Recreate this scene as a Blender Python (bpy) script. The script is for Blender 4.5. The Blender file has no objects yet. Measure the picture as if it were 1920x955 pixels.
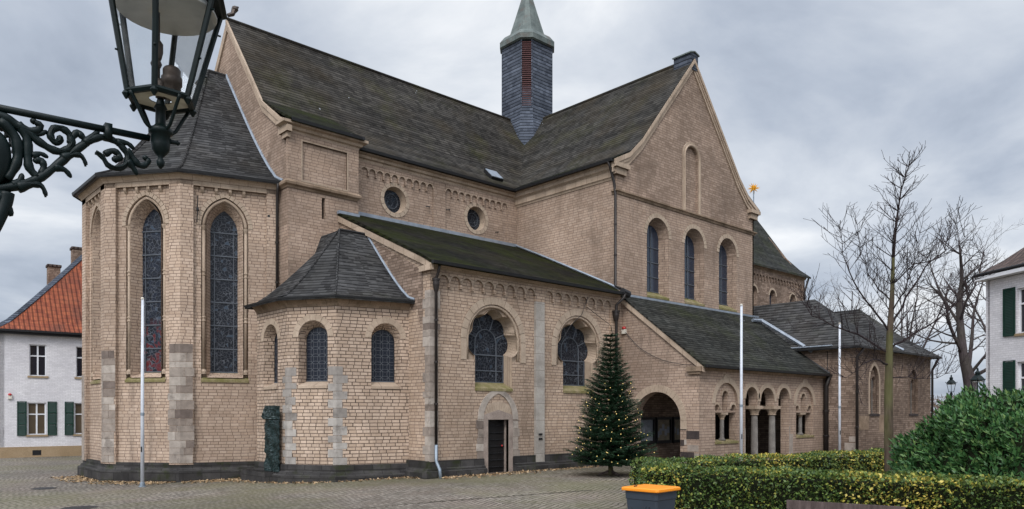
import bpy, math, random
from mathutils import Vector
from mathutils.geometry import tessellate_polygon
import numpy as np

C, S_, PI = math.cos, math.sin, math.pi
rad = math.radians
rng = random.Random(7)
sc = bpy.context.scene
col = sc.collection

# ------------------------------------------------------------------ camera, sky, sun, exposure
TH = rad(47.3)
FW = Vector((C(TH), S_(TH), 0)); RT = Vector((S_(TH), -C(TH), 0))
def LD(lat, d, z=0.0):                       # metres to the right of / ahead of the viewpoint
    return Vector((FW.x*d + RT.x*lat, FW.y*d + RT.y*lat, z))

cam_d = bpy.data.cameras.new('camera'); cam = bpy.data.objects.new('camera', cam_d); col.objects.link(cam)
cam.location = (0, 0, 2.1); cam.rotation_euler = (rad(90), 0, TH - rad(90))
cam_d.sensor_width = 36; cam_d.lens = 36*1420/1920; cam_d.shift_y = 0.1555
cam_d.clip_start = 0.05; cam_d.clip_end = 3000
sc.camera = cam

SUN_EL, SUN_AZ = 40, 214                     # azimuth measured as the direction the light comes from (deg, from +X)
wd = bpy.data.worlds.new('World'); sc.world = wd; wd.use_nodes = True
wn = wd.node_tree.nodes; wl = wd.node_tree.links
bg = wn['Background']; bg.inputs['Strength'].default_value = 0.1
def wnode(t, **kw):
    n = wn.new(t)
    for k, v in kw.items(): setattr(n, k, v)
    return n
def wmath(op, a, b=None, c=None, clamp=False):
    n = wnode('ShaderNodeMath', operation=op); n.use_clamp = clamp
    for i, x in enumerate((a, b, c)):
        if x is None: continue
        if isinstance(x, (int, float)): n.inputs[i].default_value = x
        else: wl.new(x, n.inputs[i])
    return n.outputs[0]
sky = wnode('ShaderNodeTexSky', sky_type='NISHITA'); sky.sun_disc = False
sky.sun_elevation = rad(SUN_EL); sky.sun_rotation = rad(90 - SUN_AZ); sky.dust_density = 2
tc = wnode('ShaderNodeTexCoord')
sep = wnode('ShaderNodeSeparateXYZ'); wl.new(tc.outputs['Generated'], sep.inputs[0])
zc = wmath('MAXIMUM', sep.outputs[2], 0.0)
den = wmath('ADD', zc, 0.22)
cx = wmath('DIVIDE', sep.outputs[0], den); cy = wmath('DIVIDE', sep.outputs[1], den)
cmb = wnode('ShaderNodeCombineXYZ'); wl.new(cx, cmb.inputs[0]); wl.new(cy, cmb.inputs[1])
n1 = wnode('ShaderNodeTexNoise'); n1.inputs['Scale'].default_value = 1.25; n1.inputs['Detail'].default_value = 7; n1.inputs['Roughness'].default_value = 0.56
n1.inputs['Distortion'].default_value = 0.35
wl.new(cmb.outputs[0], n1.inputs['Vector'])
n2 = wnode('ShaderNodeTexNoise'); n2.inputs['Scale'].default_value = 0.55; n2.inputs['Detail'].default_value = 3
mp = wnode('ShaderNodeMapping'); mp.inputs['Location'].default_value = (3.1, 7.7, 0); wl.new(cmb.outputs[0], mp.inputs[0]); wl.new(mp.outputs[0], n2.inputs['Vector'])
cl = wmath('ADD', wmath('MULTIPLY', n1.outputs[0], 0.62), wmath('MULTIPLY', n2.outputs[0], 0.38))
# thinner cloud, where the sun nearly breaks through
dt = wnode('ShaderNodeVectorMath', operation='DOT_PRODUCT'); wl.new(tc.outputs['Generated'], dt.inputs[0])
dv = Vector((0.6316, 0.7779, 0.46)).normalized(); dt.inputs[1].default_value = dv
br = wmath('POWER', wmath('MAXIMUM', dt.outputs['Value'], 0.0), 60.0)
cl = wmath('ADD', cl, wmath('MULTIPLY', br, 0.16))
cr = wnode('ShaderNodeValToRGB'); wl.new(cl, cr.inputs[0])
e = cr.color_ramp.elements
e[0].position = 0.37; e[0].color = (0.25, 0.295, 0.375, 1)
e[1].position = 0.66; e[1].color = (0.93, 0.94, 0.95, 1)
k = cr.color_ramp.elements.new(0.465); k.color = (0.42, 0.47, 0.555, 1)
k = cr.color_ramp.elements.new(0.56); k.color = (0.62, 0.66, 0.72, 1)
# an overcast sky is several times brighter towards the zenith
up = wnode('ShaderNodeMapRange'); up.interpolation_type = 'SMOOTHSTEP'; wl.new(sep.outputs[2], up.inputs[0])
up.inputs[1].default_value = 0.46; up.inputs[2].default_value = 0.95; up.inputs[3].default_value = 1.0; up.inputs[4].default_value = 1.9
glo = wnode('ShaderNodeVectorMath', operation='DOT_PRODUCT'); wl.new(tc.outputs['Generated'], glo.inputs[0])
glo.inputs[1].default_value = (C(rad(SUN_AZ))*C(rad(SUN_EL)), S_(rad(SUN_AZ))*C(rad(SUN_EL)), S_(rad(SUN_EL)))
gl2 = wmath('MULTIPLY_ADD', wmath('POWER', wmath('MAXIMUM', glo.outputs['Value'], 0.0), 3.0), 2.2, 1.0)
scl = wnode('ShaderNodeVectorMath', operation='SCALE'); wl.new(cr.outputs[0], scl.inputs[0])
wl.new(wmath('MULTIPLY', wmath('MULTIPLY', up.outputs[0], gl2), 11.4), scl.inputs['Scale'])
mx = wnode('ShaderNodeMix', data_type='RGBA'); mx.inputs[0].default_value = 0.93
wl.new(sky.outputs[0], mx.inputs[6]); wl.new(scl.outputs[0], mx.inputs[7]); wl.new(mx.outputs[2], bg.inputs['Color'])

sun_d = bpy.data.lights.new('sun', 'SUN'); sun_d.energy = 1.5; sun_d.angle = rad(18); sun_d.color = (1, 0.95, 0.88)
sun = bpy.data.objects.new('sun', sun_d); col.objects.link(sun)
sv = Vector((C(rad(SUN_AZ))*C(rad(SUN_EL)), S_(rad(SUN_AZ))*C(rad(SUN_EL)), S_(rad(SUN_EL))))
sun.rotation_euler = sv.to_track_quat('Z', 'Y').to_euler()
sc.view_settings.view_transform = 'Standard'; sc.view_settings.look = 'None'
sc.view_settings.gamma = 1; sc.view_settings.exposure = 0.06; sc.view_settings.use_curve_mapping = False
sc.cycles.max_bounces = 6; sc.cycles.transparent_max_bounces = 12

# ------------------------------------------------------------------ materials
class NT:
    def __init__(s, name):
        s.m = bpy.data.materials.new(name); s.m.use_nodes = True
        s.t = s.m.node_tree; s.b = s.t.nodes['Principled BSDF']; s.out = s.t.nodes['Material Output']
    def n(s, typ, ins=None, **kw):
        nd = s.t.nodes.new(typ)
        for k, v in kw.items(): setattr(nd, k, v)
        for k, v in (ins or {}).items(): s.put(nd.inputs[k], v)
        return nd
    def put(s, sock, v):
        if hasattr(v, 'is_output') or hasattr(v, 'links'): s.t.links.new(v, sock)
        else:
            if sock.type == 'RGBA' and len(v) == 3: v = (*v, 1)
            sock.default_value = v
    def math(s, op, a, b=0.0, c=0.0, clamp=False):
        nd = s.n('ShaderNodeMath', operation=op); nd.use_clamp = clamp
        for i, x in enumerate((a, b, c)): s.put(nd.inputs[i], x)
        return nd.outputs[0]
    def vm(s, op, a, b=None):
        nd = s.n('ShaderNodeVectorMath', operation=op); s.put(nd.inputs[0], a)
        if b is not None: s.put(nd.inputs[1], b)
        return nd.outputs['Value'] if op == 'DOT_PRODUCT' else nd.outputs[0]
    def mix(s, f, a, b, mode='MIX'):
        nd = s.n('ShaderNodeMix', data_type='RGBA', blend_type=mode); s.put(nd.inputs[0], f); s.put(nd.inputs[6], a); s.put(nd.inputs[7], b)
        return nd.outputs[2]
    def noise(s, scale, detail=3, vec=None, rough=0.55):
        nd = s.n('ShaderNodeTexNoise', {'Scale': scale, 'Detail': detail, 'Roughness': rough})
        if vec is None: vec = s.pos()
        s.put(nd.inputs['Vector'], vec); return nd.outputs[0]
    def pos(s):
        if not hasattr(s, '_g'): s._g = s.n('ShaderNodeNewGeometry')
        return s._g.outputs['Position']
    def rnd(s):
        s.pos(); return s._g.outputs['Random Per Island']
    def xyz(s, v):
        nd = s.n('ShaderNodeSeparateXYZ'); s.put(nd.inputs[0], v); return nd.outputs
    def vec(s, x, y, z=0.0):
        nd = s.n('ShaderNodeCombineXYZ'); s.put(nd.inputs[0], x); s.put(nd.inputs[1], y); s.put(nd.inputs[2], z); return nd.outputs[0]
    def uv(s):                                # u along the course of a wall or roof, v up its slope, in metres
        if hasattr(s, '_uv'): return s._uv
        P = s.pos(); N = s._g.outputs['True Normal']
        T = s.vm('NORMALIZE', s.vm('CROSS_PRODUCT', (0, 0, 1), N)); U = s.vm('CROSS_PRODUCT', N, T)
        s._uv = (s.vm('DOT_PRODUCT', T, P), s.vm('DOT_PRODUCT', U, P)); return s._uv
    def ramp(s, f, stops):
        nd = s.n('ShaderNodeValToRGB'); s.put(nd.inputs[0], f); el = nd.color_ramp.elements
        while len(el) < len(stops): el.new(0.5)
        for e_, (p, c_) in zip(el, stops): e_.position = p; e_.color = (*c_, 1) if len(c_) == 3 else c_
        return nd.outputs[0]
    def rng(s, f, a, b, lo=0.0, hi=1.0):
        nd = s.n('ShaderNodeMapRange', {0: f, 1: a, 2: b, 3: lo, 4: hi}); nd.clamp = True; return nd.outputs[0]
    def gray(s, v): return s.vec(v, v, v)
    def bump(s, h, strength=0.4, dist=0.01):
        nd = s.n('ShaderNodeBump', {'Strength': strength, 'Distance': dist, 'Height': h}); s.put(s.b.inputs['Normal'], nd.outputs[0])
    def done(s, colr, rough=0.8, spec=0.3, metal=0.0):
        s.put(s.b.inputs['Base Color'], colr); s.put(s.b.inputs['Roughness'], rough)
        s.b.inputs['Specular IOR Level'].default_value = spec; s.b.inputs['Metallic'].default_value = metal
        return s.m

def brick_mat(name, c1, c2, cm, row=0.112, width=0.36, mortar=0.012, stain=0.5, stainc=(0.10, 0.075, 0.055), dirt_z=None, streak=0.25, warp=0.22):
    t = NT(name); u, v = t.uv()
    r = t.math('FLOOR', t.math('DIVIDE', v, row))
    w = t.n('ShaderNodeTexWhiteNoise', {'W': r}, noise_dimensions='1D').outputs[0]
    wn_ = t.noise(1.1, 1, t.vec(t.math('MULTIPLY', u, 1.3), t.math('MULTIPLY', r, 3.7), 0.0))
    u2 = t.math('ADD', u, t.math('ADD', t.math('MULTIPLY', w, width), t.math('MULTIPLY', wn_, warp*3)))
    jit = 0.0
    b = t.n('ShaderNodeTexBrick', {'Vector': t.vec(u2, t.math('ADD', v, jit)), 'Color1': (0, 0, 0), 'Color2': (1, 1, 1), 'Mortar': (0.5, 0.5, 0.5), 'Scale': 1.0,
            'Mortar Size': mortar, 'Mortar Smooth': 0.25, 'Bias': 0.0, 'Brick Width': width, 'Row Height': row})
    per = t.xyz(b.outputs[0])[0]
    base = t.mix(per, c1, c2)
    odd = t.rng(t.noise(1.7, 2, t.vec(t.math('MULTIPLY', u2, 1.0), t.math('MULTIPLY', r, 1.9), 5.0)), 0.58, 0.72)
    base = t.mix(t.math('MULTIPLY', odd, 0.26), base, stainc)
    fine = t.noise(26, 3)
    base = t.mix(1.0, base, t.gray(t.rng(fine, 0.25, 0.75, 0.86, 1.12)), 'MULTIPLY')
    big = t.noise(0.45, 4)
    base = t.mix(1.0, base, t.gray(t.rng(big, 0.3, 0.7, 1.0 - 0.30*stain, 1.10)), 'MULTIPLY')
    st = t.noise(1.0, 4, t.vec(t.math('MULTIPLY', u, 1.6), t.math('MULTIPLY', v, 0.16), 9.0))
    base = t.mix(t.math('MULTIPLY', t.rng(st, 0.54, 0.74), streak), base, stainc)
    # repaired areas of slightly different stone, with stepped outlines, and sooty runs
    vp = t.n('ShaderNodeTexVoronoi', {'Vector': t.vec(t.math('MULTIPLY', t.math('FLOOR', t.math('DIVIDE', u2, width)), width*0.42), t.math('MULTIPLY', r, row*0.62), 0.0), 'Scale': 1.0})
    base = t.mix(1.0, base, t.gray(t.rng(t.xyz(vp.outputs['Color'])[0], 0, 1, 0.88, 1.09)), 'MULTIPLY')
    so = t.math('MULTIPLY', t.rng(t.noise(1.0, 5, t.vec(t.math('MULTIPLY', u, 2.6), t.math('MULTIPLY', v, 0.22), 31.0)), 0.52, 0.70), t.rng(t.noise(0.33, 3, t.vm('ADD', t.pos(), (17, 5, 2))), 0.46, 0.62))
    base = t.mix(t.math('MULTIPLY', so, 0.42), base, (0.085, 0.066, 0.052))
    if dirt_z is not None:
        z = t.xyz(t.pos())[2]
        d = t.math('MULTIPLY', t.rng(t.math('ADD', z, t.math('MULTIPLY', t.noise(1.3, 3), 1.2)), dirt_z, dirt_z + 1.1, 1, 0), 0.5)
        base = t.mix(d, base, stainc)
    fac = t.rng(b.outputs['Fac'], 0.1, 0.9)
    fac = t.math('MULTIPLY', fac, t.rng(t.noise(3.0, 2), 0.25, 0.6, 0.75, 1.0))
    c_ = t.mix(1.0, t.mix(fac, base, cm), (0.99, 1.01, 1.075), 'MULTIPLY')
    t.bump(t.math('ADD', t.math('MULTIPLY', fac, -1.0), t.math('MULTIPLY', fine, 0.35)), 0.55, 0.012)
    return t.done(c_, 0.9, 0.15)

SL = 0.50
def slate_mat(name, c1=(0.040, 0.037, 0.034), c2=(0.092, 0.085, 0.077), row=0.185, width=0.24, moss=0.35, mossc=(0.062, 0.072, 0.02), bloom=0.25, brown=0.3, tint=(1.0, 0.98, 0.95)):
    t = NT(name); u, v = t.uv()
    vj = t.math('ADD', v, t.math('MULTIPLY', t.math('SUBTRACT', t.noise(0.6, 2), 0.5), row*0.5))
    r = t.math('FLOOR', t.math('DIVIDE', vj, row))
    w = t.n('ShaderNodeTexWhiteNoise', {'W': r}, noise_dimensions='1D').outputs[0]
    b = t.n('ShaderNodeTexBrick', {'Vector': t.vec(t.math('ADD', u, t.math('MULTIPLY', w, width)), vj), 'Color1': (0, 0, 0), 'Color2': (1, 1, 1), 'Mortar': (0.5, 0.5, 0.5), 'Scale': 1.0,
            'Mortar Size': 0.006, 'Mortar Smooth': 0.3, 'Bias': 0.0, 'Brick Width': width, 'Row Height': row})
    base = t.mix(t.xyz(b.outputs[0])[0], c1, c2)
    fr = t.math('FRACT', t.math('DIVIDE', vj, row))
    base = t.mix(1.0, base, t.gray(t.rng(t.noise(0.35, 5), 0.3, 0.7, 0.72, 1.3)), 'MULTIPLY')
    bn = t.rng(t.noise(0.5, 4, t.vm('ADD', t.pos(), (40, 3, 9))), 0.45, 0.75)
    base = t.mix(t.math('MULTIPLY', bn, brown), base, (0.082, 0.064, 0.040))
    mn = t.noise(0.42, 6, t.vm('ADD', t.pos(), (11, 23, 5)), 0.65)
    md = t.rng(mn, 0.62 - 0.3*moss, 0.82 - 0.3*moss)
    md = t.math('MULTIPLY', md, t.rng(t.noise(7, 3), 0.3, 0.6, 0.35, 1.0))
    base = t.mix(t.math('MULTIPLY', md, min(1.0, moss*1.6)), base, mossc)
    sp = t.rng(t.noise(9, 3, t.vm('ADD', t.pos(), (1, 2, 3))), 0.66, 0.74)
    base = t.mix(t.math('MULTIPLY', sp, bloom), base, (0.22, 0.23, 0.22))
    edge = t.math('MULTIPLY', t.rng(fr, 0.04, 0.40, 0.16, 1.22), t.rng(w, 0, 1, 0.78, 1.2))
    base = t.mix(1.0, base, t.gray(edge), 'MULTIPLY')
    t.bump(t.math('ADD', t.math('MULTIPLY', fr, -1.0), t.math('MULTIPLY', t.noise(14, 2), 0.5)), 0.8, 0.02)
    hk = t.n('ShaderNodeTexVoronoi', {'Vector': t.vec(t.math('MULTIPLY', u, 0.75), t.math('MULTIPLY', vj, 0.55), 0.0), 'Scale': 1.0}).outputs['Distance']
    base = t.mix(1.0, base, tuple(SL*q for q in tint), 'MULTIPLY')
    base = t.mix(t.rng(hk, 0.022, 0.034, 0.75, 0), base, (0.30, 0.31, 0.33))
    return t.done(base, t.rng(t.noise(2, 3), 0.3, 0.7, 0.7, 0.9), 0.04)

def stone_mat(name, c1, c2, scale=2.0, spots=None, spotc=(0.05, 0.045, 0.04), bump=0.3, rough=0.9, joint=None, jointc=(0.12, 0.09, 0.07)):
    t = NT(name)
    base = t.mix(t.rng(t.noise(scale, 5), 0.3, 0.7), c1, c2)
    base = t.mix(1.0, base, t.gray(t.rng(t.noise(24, 3), 0.25, 0.75, 0.85, 1.12)), 'MULTIPLY')
    if spots: base = t.mix(t.math('MULTIPLY', t.rng(t.noise(1.6, 5, t.vm('ADD', t.pos(), (5, 1, 8)), 0.7), 0.52, 0.66), spots), base, spotc)
    if joint:
        u, v = t.uv()
        b = t.n('ShaderNodeTexBrick', {'Vector': t.vec(u, v), 'Color1': (0, 0, 0), 'Color2': (1, 1, 1), 'Scale': 1.0, 'Mortar Size': 0.008, 'Mortar Smooth': 0.2, 'Brick Width': joint[0], 'Row Height': joint[1]})
        base = t.mix(1.0, base, t.gray(t.rng(t.xyz(b.outputs[0])[0], 0, 1, joint[2], 1.12)), 'MULTIPLY')
        base = t.mix(b.outputs['Fac'], base, jointc)
    t.bump(t.noise(18, 4), bump, 0.01)
    return t.done(base, rough, 0.2)

def plain_mat(name, c_, rough=0.5, spec=0.4, metal=0.0, var=0.15, scale=6, bump=0.0):
    t = NT(name)
    base = t.mix(1.0, c_, t.gray(t.rng(t.noise(scale, 4), 0.25, 0.75, 1 - var, 1 + var)), 'MULTIPLY')
    if bump: t.bump(t.noise(scale*5, 3), bump, 0.005)
    return t.done(base, rough, spec, metal)

def stained_mat(name, scale=7.0, colour=0.25, line=(0.145, 0.155, 0.175), base=(0.006, 0.007, 0.010), cell=(0.018, 0.023, 0.036), reds=0.0):
    t = NT(name); u, v = t.uv(); vec = t.vec(u, v, 0.0)
    vv = t.vm('ADD', vec, t.vm('MULTIPLY', t.n('ShaderNodeTexNoise', {'Vector': vec, 'Scale': 2.5, 'Detail': 2}).outputs[1], (0.35, 0.35, 0.0)))
    vo = t.n('ShaderNodeTexVoronoi', {'Vector': vv, 'Scale': scale}, feature='DISTANCE_TO_EDGE')
    vc = t.n('ShaderNodeTexVoronoi', {'Vector': vv, 'Scale': scale})
    rc = t.xyz(vc.outputs['Color'])
    b = t.mix(t.math('MULTIPLY', rc[0], colour), base, cell)
    b = t.mix(t.rng(rc[1], 0.94, 0.97, 0, 0.4), b, (0.09, 0.13, 0.18))
    if reds:
        z = t.xyz(t.pos())[2]
        b = t.mix(t.math('MULTIPLY', t.rng(rc[2], 0.62, 0.66), t.rng(z, 5.6, 5.0, 0, reds)), b, (0.17, 0.018, 0.015))
    ln = t.rng(vo.outputs['Distance'], 0.015, 0.07, 0.8, 0)
    ln = t.math('MULTIPLY', ln, t.rng(t.noise(3, 2), 0.3, 0.7, 0.25, 1.0))
    b = t.mix(ln, b, line)
    # the outer protective wire grid
    gu = t.math('PINGPONG', u, 0.055); gv = t.math('PINGPONG', v, 0.055)
    g = t.math('MAXIMUM', t.rng(gu, 0.0, 0.007, 1, 0), t.rng(gv, 0.0, 0.007, 1, 0))
    b = t.mix(t.math('MULTIPLY', g, 0.35), b, (0.03, 0.035, 0.045))
    t.bump(t.noise(6, 2), 0.15, 0.01)
    return t.done(b, 0.32, 0.2)

def lattice_mat(name):
    t = NT(name); u, v = t.uv()
    k = 0.24; R_ = k/math.sqrt(2)
    fu = t.math('MODULO', t.math('ADD', u, 100), k); fv = t.math('MODULO', t.math('ADD', v, 100), k); g = 0.0
    for ou in (0, k):
        for ov in (0, k):
            du = t.math('SUBTRACT', fu, ou); dv_ = t.math('SUBTRACT', fv, ov)
            d = t.math('SQRT', t.math('ADD', t.math('MULTIPLY', du, du), t.math('MULTIPLY', dv_, dv_)))
            g = t.math('MAXIMUM', g, t.rng(t.math('ABSOLUTE', t.math('SUBTRACT', d, R_)), 0.003, 0.011, 1, 0))
    b = t.mix(g, t.mix(t.noise(3, 2), (0.004, 0.006, 0.012), (0.012, 0.016, 0.026)), (0.085, 0.09, 0.10))
    t.bump(t.noise(5, 2), 0.12, 0.01)
    return t.done(b, 0.3, 0.25)

def glass_dark(name, c_=(0.012, 0.017, 0.026), rough=0.08):
    t = NT(name); t.bump(t.noise(2.2, 2), 0.06, 0.01)
    return t.done(t.mix(t.noise(1.2, 2), c_, tuple(x*1.9 for x in c_)), rough, 0.6)

def clear_glass(name):
    t = NT(name)
    tr = t.n('ShaderNodeBsdfTransparent', {'Color': (0.97, 0.98, 0.98)}); gl = t.n('ShaderNodeBsdfGlossy', {'Roughness': 0.04, 'Color': (1, 1, 1)})
    df = t.n('ShaderNodeBsdfDiffuse', {'Color': (0.6, 0.6, 0.58)})
    fr = t.n('ShaderNodeFresnel', {'IOR': 1.45})
    m1 = t.n('ShaderNodeMixShader', {0: t.math('MULTIPLY', t.rng(t.noise(7, 5, None, 0.7), 0.5, 0.8), 0.10), 1: tr.outputs[0], 2: df.outputs[0]})
    m2 = t.n('ShaderNodeMixShader', {0: t.math('MULTIPLY', fr.outputs[0], 0.45), 1: m1.outputs[0], 2: gl.outputs[0]})
    t.t.links.new(m2.outputs[0], t.out.inputs[0]); return t.m

def leaf_mat(name, stops, rough=0.45, spec=0.4, patch=None, trans=0.0):
    t = NT(name)
    f = t.rnd()
    if patch:                                  # yellowing in broad patches along the hedge
        pn = t.rng(t.noise(patch[0], 3), 0.38, 0.62, -patch[1], patch[1])
        f = t.math('ADD', f, pn, clamp=True)
    c_ = t.ramp(f, stops)
    return t.done(c_, rough, spec)

def bark_mat(name, c1, c2, moss=0.0, mossc=(0.10, 0.12, 0.03)):
    t = NT(name); p = t.xyz(t.pos())
    v = t.vec(t.math('MULTIPLY', p[0], 14), t.math('MULTIPLY', p[1], 14), t.math('MULTIPLY', p[2], 3))
    n = t.noise(1.0, 4, v)
    b = t.mix(t.rng(n, 0.3, 0.7), c1, c2)
    if moss: b = t.mix(t.math('MULTIPLY', t.rng(t.noise(1.1, 4), 0.42, 0.6), moss), b, mossc)
    t.bump(n, 0.6, 0.02)
    return t.done(b, 0.9, 0.15)

M = {}
TUFF_ST = (0.15, 0.112, 0.08)
M['tuff'] = brick_mat('tuff_light', (0.405, 0.288, 0.196), (0.49, 0.362, 0.256), (0.145, 0.100, 0.071), stain=0.95, streak=0.26, dirt_z=0.45, mortar=0.0110, row=0.108, width=0.27, warp=0.10)
M['tuff_apse'] = brick_mat('tuff_pale', (0.425, 0.305, 0.212), (0.52, 0.388, 0.280), (0.150, 0.103, 0.074), row=0.110, width=0.26, stain=0.9, streak=0.22, dirt_z=0.2, mortar=0.0110, stainc=(0.25, 0.17, 0.115), warp=0.10)
M['tuff_chapel_apse'] = brick_mat('tuff_weathered', (0.435, 0.315, 0.218), (0.55, 0.412, 0.298), (0.072, 0.050, 0.037), row=0.112, width=0.26, stain=0.9, streak=0.18, mortar=0.0135, dirt_z=0.4, stainc=(0.25, 0.17, 0.115), warp=0.12)
M['tuff_upper'] = brick_mat('tuff_upper', (0.355, 0.250, 0.174), (0.435, 0.318, 0.229), (0.150, 0.102, 0.073), stain=1.0, streak=0.40, stainc=(0.175, 0.120, 0.083), mortar=0.0090, row=0.110, width=0.28, warp=0.10)
M['tuff_gable'] = brick_mat('tuff_gable', (0.275, 0.192, 0.134), (0.395, 0.286, 0.206), (0.115, 0.079, 0.057), stain=1.0, streak=0.40, stainc=(0.15, 0.104, 0.073), mortar=0.0085, row=0.110, width=0.28, warp=0.10)
M['tuff_porch'] = brick_mat('tuff_porch', (0.345, 0.244, 0.172), (0.425, 0.311, 0.226), (0.140, 0.096, 0.070), stain=0.9, streak=0.32, mortar=0.0090, dirt_z=0.3, width=0.28, row=0.108, warp=0.10)
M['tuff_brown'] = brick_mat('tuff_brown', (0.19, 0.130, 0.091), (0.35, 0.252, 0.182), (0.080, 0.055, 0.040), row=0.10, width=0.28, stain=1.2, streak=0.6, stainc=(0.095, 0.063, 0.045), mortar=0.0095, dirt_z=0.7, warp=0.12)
M['mortar'] = plain_mat('mortar', (0.12, 0.085, 0.062), 0.9, 0.1)
M['trim'] = stone_mat('stone_trim', (0.31, 0.235, 0.172), (0.42, 0.326, 0.246), 1.2, spots=0.3, spotc=(0.12, 0.085, 0.06), joint=(0.62, 9.0, 0.92), jointc=(0.16, 0.11, 0.08))
M['trim_dirty'] = stone_mat('stone_cornice', (0.17, 0.12, 0.08), (0.31, 0.225, 0.16), 1.5, spots=0.6, spotc=(0.07, 0.055, 0.035), joint=(0.7, 9.0, 0.85), jointc=(0.1, 0.07, 0.05))
M['trim_moss'] = stone_mat('stone_mossy', (0.13, 0.12, 0.035), (0.27, 0.215, 0.13), 3.0, spots=0.6, spotc=(0.10, 0.10, 0.02))
M['voussoir'] = stone_mat('stone_voussoir', (0.34, 0.262, 0.195), (0.44, 0.345, 0.262), 2.5, spots=0.2, spotc=(0.14, 0.10, 0.07))
M['quoin'] = stone_mat('limestone_quoin', (0.21, 0.185, 0.16), (0.40, 0.36, 0.315), 2.2, spots=0.55, spotc=(0.10, 0.078, 0.066))
def block_mat(name, pale=0):
    t = NT(name); r = t.rnd()
    b = t.ramp(r, [(0, (0.19, 0.168, 0.15)), (0.4, (0.28, 0.252, 0.226)), (1, (0.37, 0.338, 0.305))] if pale else [(0, (0.13, 0.10, 0.086)), (0.22, (0.235, 0.19, 0.158)), (0.6, (0.31, 0.262, 0.222)), (1, (0.40, 0.348, 0.30))])
    b = t.mix(1.0, b, t.gray(t.rng(t.noise(5, 5), 0.25, 0.75, 0.72, 1.2)), 'MULTIPLY')
    b = t.mix(t.math('MULTIPLY', t.rng(t.noise(1.9, 5, t.vm('ADD', t.pos(), (5, 1, 8)), 0.7), 0.54, 0.66), 0.5), b, (0.085, 0.068, 0.058))
    t.bump(t.noise(18, 4), 0.4, 0.01); return t.done(b, 0.9, 0.2)
M['quoin'] = block_mat('limestone_quoin_blocks')
M['quoin_pale'] = block_mat('pale_limestone_blocks', 1)
M['column'] = stone_mat('column_stone', (0.10, 0.089, 0.079), (0.185, 0.166, 0.148), 3.0, spots=0.3)
M['pilaster'] = stone_mat('limestone_pilaster', (0.27, 0.245, 0.215), (0.39, 0.355, 0.315), 2.0, spots=0.3, spotc=(0.16, 0.13, 0.11), joint=(3.0, 0.62, 0.85), jointc=(0.17, 0.14, 0.12))
M['jamb'] = stone_mat('stone_door_jamb', (0.24, 0.19, 0.16), (0.34, 0.275, 0.235), 3.0, spots=0.3, spotc=(0.10, 0.08, 0.07))
M['plinth'] = stone_mat('basalt_plinth', (0.026, 0.024, 0.024), (0.07, 0.065, 0.062), 1.6, spots=0.75, spotc=(0.028, 0.034, 0.010), joint=(0.62, 0.26, 0.6), jointc=(0.012, 0.011, 0.01))
M['dark_block'] = stone_mat('lava_block', (0.03, 0.024, 0.024), (0.07, 0.055, 0.05), 3.0)
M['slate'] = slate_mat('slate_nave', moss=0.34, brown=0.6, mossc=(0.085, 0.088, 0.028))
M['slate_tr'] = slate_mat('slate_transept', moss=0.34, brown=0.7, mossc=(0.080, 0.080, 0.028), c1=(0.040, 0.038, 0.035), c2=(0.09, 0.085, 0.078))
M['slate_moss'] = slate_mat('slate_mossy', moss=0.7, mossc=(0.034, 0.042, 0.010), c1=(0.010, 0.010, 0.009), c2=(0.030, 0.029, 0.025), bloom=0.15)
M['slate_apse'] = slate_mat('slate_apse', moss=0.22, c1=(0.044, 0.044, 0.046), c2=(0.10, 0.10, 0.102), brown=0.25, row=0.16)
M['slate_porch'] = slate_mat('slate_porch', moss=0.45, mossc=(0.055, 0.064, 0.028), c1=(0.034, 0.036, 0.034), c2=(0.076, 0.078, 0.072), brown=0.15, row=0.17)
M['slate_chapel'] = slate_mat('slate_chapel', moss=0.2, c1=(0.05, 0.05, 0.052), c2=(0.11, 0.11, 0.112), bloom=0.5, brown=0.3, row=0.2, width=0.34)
M['slate_new'] = slate_mat('slate_turret', moss=0.0, c1=(0.075, 0.086, 0.110), c2=(0.135, 0.152, 0.188), bloom=0.05, brown=0.0, tint=(1.1, 1.1, 1.1), row=0.19, width=0.22)
M['copper'] = stone_mat('copper_patina', (0.075, 0.092, 0.086), (0.15, 0.172, 0.16), 2.0, spots=0.7, spotc=(0.10, 0.078, 0.065), rough=0.6, bump=0.1, joint=(0.5, 0.7, 0.9), jointc=(0.06, 0.07, 0.065))
M['lead'] = plain_mat('lead_flashing', (0.24, 0.27, 0.31), 0.45, 0.5, 0.3, 0.25, 4)
M['gutter'] = plain_mat('gutter_dark_zinc', (0.016, 0.016, 0.017), 0.45, 0.4, 0.2, 0.3)
M['pipe_brown'] = plain_mat('pipe_dark_copper', (0.022, 0.017, 0.015), 0.5, 0.4, 0.2, 0.35, 3)
M['pipe_zinc'] = plain_mat('pipe_pale_zinc', (0.22, 0.26, 0.30), 0.45, 0.5, 0.4, 0.25)
M['stained'] = stained_mat('stained_glass', 9.5, reds=0.0)
M['stained_red'] = stained_mat('stained_glass_figures', 8.5, reds=0.5, cell=(0.03, 0.045, 0.085))
M['lattice'] = lattice_mat('leaded_lattice_glass')
M['pane'] = glass_dark('window_glass', (0.012, 0.019, 0.032), 0.12)
M['housepane'] = glass_dark('house_glass', (0.006, 0.007, 0.012), 0.05)
M['warmpane'] = glass_dark('house_glass_blinds', (0.060, 0.045, 0.030), 0.08)
M['iron'] = plain_mat('window_iron', (0.085, 0.095, 0.11), 0.6, 0.3)
M['black_iron'] = plain_mat('black_iron', (0.009, 0.009, 0.010), 0.5, 0.4)
M['door'] = plain_mat('dark_oak_door', (0.010, 0.009, 0.009), 0.45, 0.4, 0, 0.3)
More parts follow.
